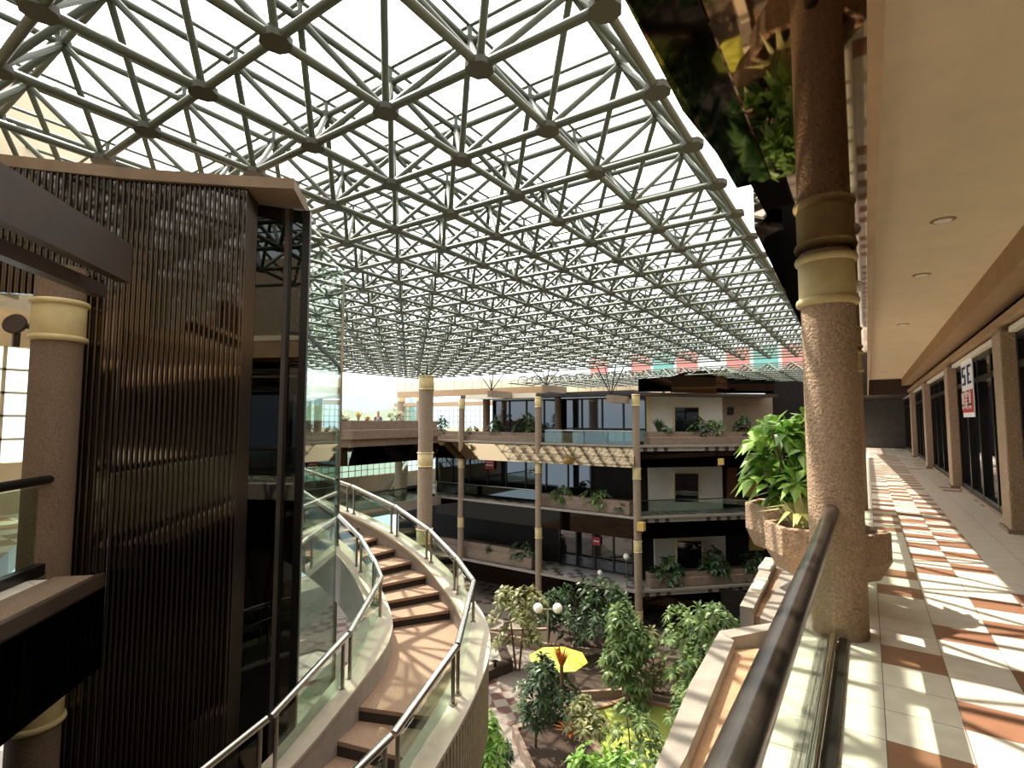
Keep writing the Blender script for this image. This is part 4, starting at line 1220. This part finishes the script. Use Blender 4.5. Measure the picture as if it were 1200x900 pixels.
def bed(label, pts, h, mt='concrete', soil='soil', rim=.28):
    """raised polygonal bed: low rim wall around planted soil"""
    c = sum((Vector((p[0], p[1], 0)) for p in pts), Vector()) / len(pts)
    t = thing('garden_bed', label, 'planter', (c.x, c.y, GZ)); n = len(pts)
    inn = []
    for p in pts:
        v = Vector((p[0], p[1], 0)) - c; inn.append(c + v * max(.1, 1 - rim / v.length))
    mb = MB(); vs = [(p[0], p[1], GZ) for p in pts] + [(p[0], p[1], GZ + h) for p in pts] + [(p.x, p.y, GZ + h) for p in inn] + [(p.x, p.y, GZ + h - .12) for p in inn]
    fs = []
    for i in range(n):
        j = (i + 1) % n
        fs += [(i, j, n + j, n + i), (n + i, n + j, 2 * n + j, 2 * n + i), (2 * n + i, 2 * n + j, 3 * n + j, 3 * n + i)]
    mb.add(vs, fs); mb.build('rim', mt, t)
    s = MB(); s.add([(p.x, p.y, GZ + h - .1) for p in inn], [tuple(range(n))]); s.build('soil', soil, t)
    return t


def gp(*q): return [tuple(pz(x, y, GZ + .4)[:2]) for x, y in q]
bed('low walled bed with dark soil and red bromeliads near the staircase', gp((600, 852), (640, 838), (680, 836), (705, 880), (712, 930), (640, 940)), .45, 'planter_brown')
bed('sunlit yellow green lawn bed with a pinkish stone rim', gp((668, 835), (740, 815), (800, 828), (855, 850), (830, 905), (720, 905), (690, 872)), .4, 'bed_brown', 'lawn')
bed('dark shaded bed under the tall trees behind the lawn', gp((640, 775), (700, 762), (800, 770), (870, 800), (800, 822), (735, 808), (660, 812)), .4, 'concrete')
bed('long bed at the foot of the far wing', gp((560, 738), (640, 736), (735, 748), (735, 766), (640, 756)), .45, 'concrete')
hx = pz(548, 778, GZ)
t = thing('fountain_basin', 'grey stone hexagonal basin with a small spout beside the staircase', 'fountain', hx)
hexp = [(hx.x + 2.6 * math.cos(R(60 * k + 15)), hx.y + 2.6 * math.sin(R(60 * k + 15))) for k in range(6)]
hexi = [(hx.x + 2.0 * math.cos(R(60 * k + 15)), hx.y + 2.0 * math.sin(R(60 * k + 15))) for k in range(6)]
mb = MB(); vs = [(p[0], p[1], GZ) for p in hexp] + [(p[0], p[1], GZ + .5) for p in hexp] + [(p[0], p[1], GZ + .5) for p in hexi] + [(p[0], p[1], GZ + .3) for p in hexi]
mb.add(vs, [f for i in range(6) for f in ((i, (i + 1) % 6, 6 + (i + 1) % 6, 6 + i), (6 + i, 6 + (i + 1) % 6, 12 + (i + 1) % 6, 12 + i), (12 + i, 12 + (i + 1) % 6, 18 + (i + 1) % 6, 18 + i))])
mb.build('rim', 'brown_dark', t)
mb = MB(); mb.add([(p[0], p[1], GZ + .38) for p in hexi], [tuple(range(6))]); mb.build('basin_floor', 'pond', t)
q0 = pz(580, 783, GZ + .4)
MB().lathe((q0.x, q0.y, GZ + .35), [(.16, 0), (.10, .06), (.07, .3), (.12, .36), (.18, .4)], 14).build('spout', 'black_frame', t)

# twin globe lamp
lp = pd(642, 714, 27.0)
t = thing('globe_lamp', 'garden lamp post with two white globes among the trees', 'lamp post', (lp.x, lp.y, GZ))
MB().tube((lp.x, lp.y, GZ), (lp.x, lp.y, lp.z), .06, 10, .045).build('post', 'steel_post', t)
rt = Vector((CR.x, CR.y, 0)).normalized() * .50
ca = MB().path([lp - rt, lp, lp + rt], .03, 8).build('crossarm', 'steel_post', t)
for s in (-1, 1):
    MB().sphere(lp + rt * s + Vector((0, 0, .05)), .255, 18).build('globe', 'globe', ca)
for lab, (x, y), r_ in (('white globe lamp glowing dimly in front of the lower gallery glazing', (734, 652), .2), ('small pale globe lamp low on the lower gallery floor', (703, 671), .17)):
    p = pY(x, y, YA + .7); t = thing('globe_lamp', lab, 'lamp', p)
    MB().sphere(p, r_, 14).build('globe', 'globe', t); MB().tube((p.x, p.y, -8.8), p, .03, 8).build('post', 'steel_post', t)


def umbrella(label, c, r, z_pole0):
    t = thing('parasol', label, 'umbrella', (c.x, c.y, z_pole0), 'yellow parasols'); mb = MB(); n = 8
    rim = [Vector((c.x + r * math.cos(2 * math.pi * k / n + .3), c.y + r * math.sin(2 * math.pi * k / n + .3), c.z - r * .28)) for k in range(n)]
    mid = [Vector((c.x + .55 * r * math.cos(2 * math.pi * k / n + .3), c.y + .55 * r * math.sin(2 * math.pi * k / n + .3), c.z - r * .11)) for k in range(n)]
    vs = [c] + mid + rim
    fs = [(0, 1 + k, 1 + (k + 1) % n) for k in range(n)] + [(1 + k, 1 + n + k, 1 + n + (k + 1) % n, 1 + (k + 1) % n) for k in range(n)]
    mb.add(vs, fs); cn = mb.build('canopy', 'umbrella', t)
    MB().tube((c.x, c.y, z_pole0), c, .03, 8).build('pole', 'wood_red', t)
    rb_ = MB()
    for k in range(n): rb_.tube(c - Zv * .05, rim[k] - Zv * .02, .012, 5)
    rb_.build('ribs', 'wood_red', cn)
    MB().sphere(c + Zv * .04, .05, 8).build('finial', 'wood_red', cn)
    return t


um = pd(654, 762, 24.0)
umbrella('bright yellow parasol open in the middle of the garden', um, 1.36, GZ)
u2 = pz(872, 72, 2 * 3.02 + 9.0); u2.z = -9.0
umbrella('second yellow parasol below the right slab, seen in the mirrored soffit', u2, 1.15, GZ)
p = pd(658, 775, 22.6)
t = tuft('orange and green spiky bromeliad rising in front of the yellow parasol', (p.x, p.y, p.z - .3), 1.1, .55, 46, 'leaf_red', 51, None, 'bromeliad', 'plant', .07, .15)
MB().tube((p.x, p.y, GZ), (p.x, p.y, p.z - .2), .08, 8).build('trunk', 'trunk', t)


def tree_px(label, cx, ytop, ybot, wpx, depth, mt, ncl, L, seed, stems=2, h_extra=0, lean=(0, 0)):
    top = pd(cx, ytop, depth); bot = pd(cx, ybot, depth); H_ = top.z - GZ; bf = max(.05, (bot.z - GZ) / H_)
    return schefflera(label, (top.x, top.y, GZ), H_, (bf, wpx / 2 * depth / F), ncl, L, mt, seed, 'garden trees', stems, 'schefflera_tree', 'tree', lean)


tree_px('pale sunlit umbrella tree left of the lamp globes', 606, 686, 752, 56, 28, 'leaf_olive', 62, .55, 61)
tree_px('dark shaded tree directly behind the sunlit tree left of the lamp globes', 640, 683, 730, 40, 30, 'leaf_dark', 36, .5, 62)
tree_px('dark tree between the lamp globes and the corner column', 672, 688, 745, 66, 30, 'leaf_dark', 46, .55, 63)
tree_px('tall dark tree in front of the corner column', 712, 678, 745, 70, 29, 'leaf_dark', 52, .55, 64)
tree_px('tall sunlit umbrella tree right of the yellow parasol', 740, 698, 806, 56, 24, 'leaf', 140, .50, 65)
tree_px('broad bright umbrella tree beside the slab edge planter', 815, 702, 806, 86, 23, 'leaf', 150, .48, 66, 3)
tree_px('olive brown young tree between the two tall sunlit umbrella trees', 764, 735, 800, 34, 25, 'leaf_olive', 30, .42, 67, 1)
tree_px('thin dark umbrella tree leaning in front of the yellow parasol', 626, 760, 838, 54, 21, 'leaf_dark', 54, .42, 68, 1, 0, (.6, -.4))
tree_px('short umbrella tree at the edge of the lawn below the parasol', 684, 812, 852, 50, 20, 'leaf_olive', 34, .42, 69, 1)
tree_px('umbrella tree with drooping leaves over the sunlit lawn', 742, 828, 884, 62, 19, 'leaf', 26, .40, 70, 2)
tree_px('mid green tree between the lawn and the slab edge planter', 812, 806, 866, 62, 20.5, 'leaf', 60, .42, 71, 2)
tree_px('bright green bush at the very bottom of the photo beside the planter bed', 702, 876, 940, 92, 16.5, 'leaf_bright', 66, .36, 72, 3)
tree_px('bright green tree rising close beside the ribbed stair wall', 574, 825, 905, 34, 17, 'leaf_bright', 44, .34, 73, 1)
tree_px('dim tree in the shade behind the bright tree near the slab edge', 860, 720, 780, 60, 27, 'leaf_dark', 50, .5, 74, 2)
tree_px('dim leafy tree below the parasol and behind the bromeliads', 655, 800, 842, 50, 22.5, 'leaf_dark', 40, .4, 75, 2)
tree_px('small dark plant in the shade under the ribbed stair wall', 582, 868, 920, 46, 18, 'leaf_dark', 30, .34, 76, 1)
for lab, x, y, sd in (('red leaved bromeliad in the low bed, left one', 668, 865, 81), ('red leaved bromeliad in the low bed, right one', 690, 858, 82)):
    b_ = pz(x, y, GZ + .35); tuft(lab, b_, .8, .7, 40, 'leaf_red', sd, None, 'bromeliad', 'plant', .09, .3)
b_ = pz(618, 838, GZ + .35); tuft('green fern spreading at the corner of the low bed', b_, .7, 1.0, 44, 'leaf', 83, None, 'fern', 'plant', .08, .4)
# planting close under the right slab, seen in the mirrored soffit
for lab, (x, y, z), hh, ww, mt, sd in (('leafy tree close under the right slab, seen in the mirrored soffit', (-3.6, 12, 0), 6.5, 1.3, 'leaf', 91), ('second tree close under the right slab, seen in the mirrored soffit', (-5.0, 9.0, 0), 6.0, 1.3, 'leaf_olive', 92),
                                       ('third tree close under the right slab, seen in the mirrored soffit', (-2.6, 7.5, 0), 7.0, 1.0, 'leaf', 93)):
    schefflera(lab, (x, y, GZ), hh, (.4, ww), 60, .45, mt, sd, 'garden trees', 2)

# ------------------------------------------------------------------ distance
for k, (x0, x1, yb_, yt_, dist, mt) in enumerate(((330, 480, 492, 466, 900, 'hill_haze'), (300, 480, 494, 478, 420, 'hill_green_haze'))):
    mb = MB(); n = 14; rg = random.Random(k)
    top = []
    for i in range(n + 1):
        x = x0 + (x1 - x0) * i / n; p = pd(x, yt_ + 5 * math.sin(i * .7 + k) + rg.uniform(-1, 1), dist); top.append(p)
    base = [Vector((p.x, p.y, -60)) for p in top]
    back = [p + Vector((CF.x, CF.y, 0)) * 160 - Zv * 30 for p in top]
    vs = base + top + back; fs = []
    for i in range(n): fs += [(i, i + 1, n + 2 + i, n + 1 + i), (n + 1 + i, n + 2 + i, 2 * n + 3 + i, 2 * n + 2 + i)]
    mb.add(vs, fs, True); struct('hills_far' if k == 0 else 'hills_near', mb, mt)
fb = thing('apartment_block', 'distant block with red and white panels seen through the roof frame', 'building', pY(830, 440, 75))
a, b_ = pY(690, 441, 75), pY(950, 441, 75); zt_ = pY(820, 409, 75).z; n = 9
MB().box(a.x, b_.x, 75.2, 82, -12, zt_).build('wall', 'white_panel', fb)
for i in range(n):
    xa = a.x + (b_.x - a.x) * i / n; xb = a.x + (b_.x - a.x) * (i + 1) / n
    MB().box(xa + .25, xb - .25, 75, 75.2, a.z - 3, zt_ - .3).build('panel', ('red_panel', 'white_panel', 'red_panel', 'teal_panel')[i % 4], fb)
for i, x in enumerate((640, 655)): pass
for o in bpy.data.objects:
    if '_b' in o: del o['_b']
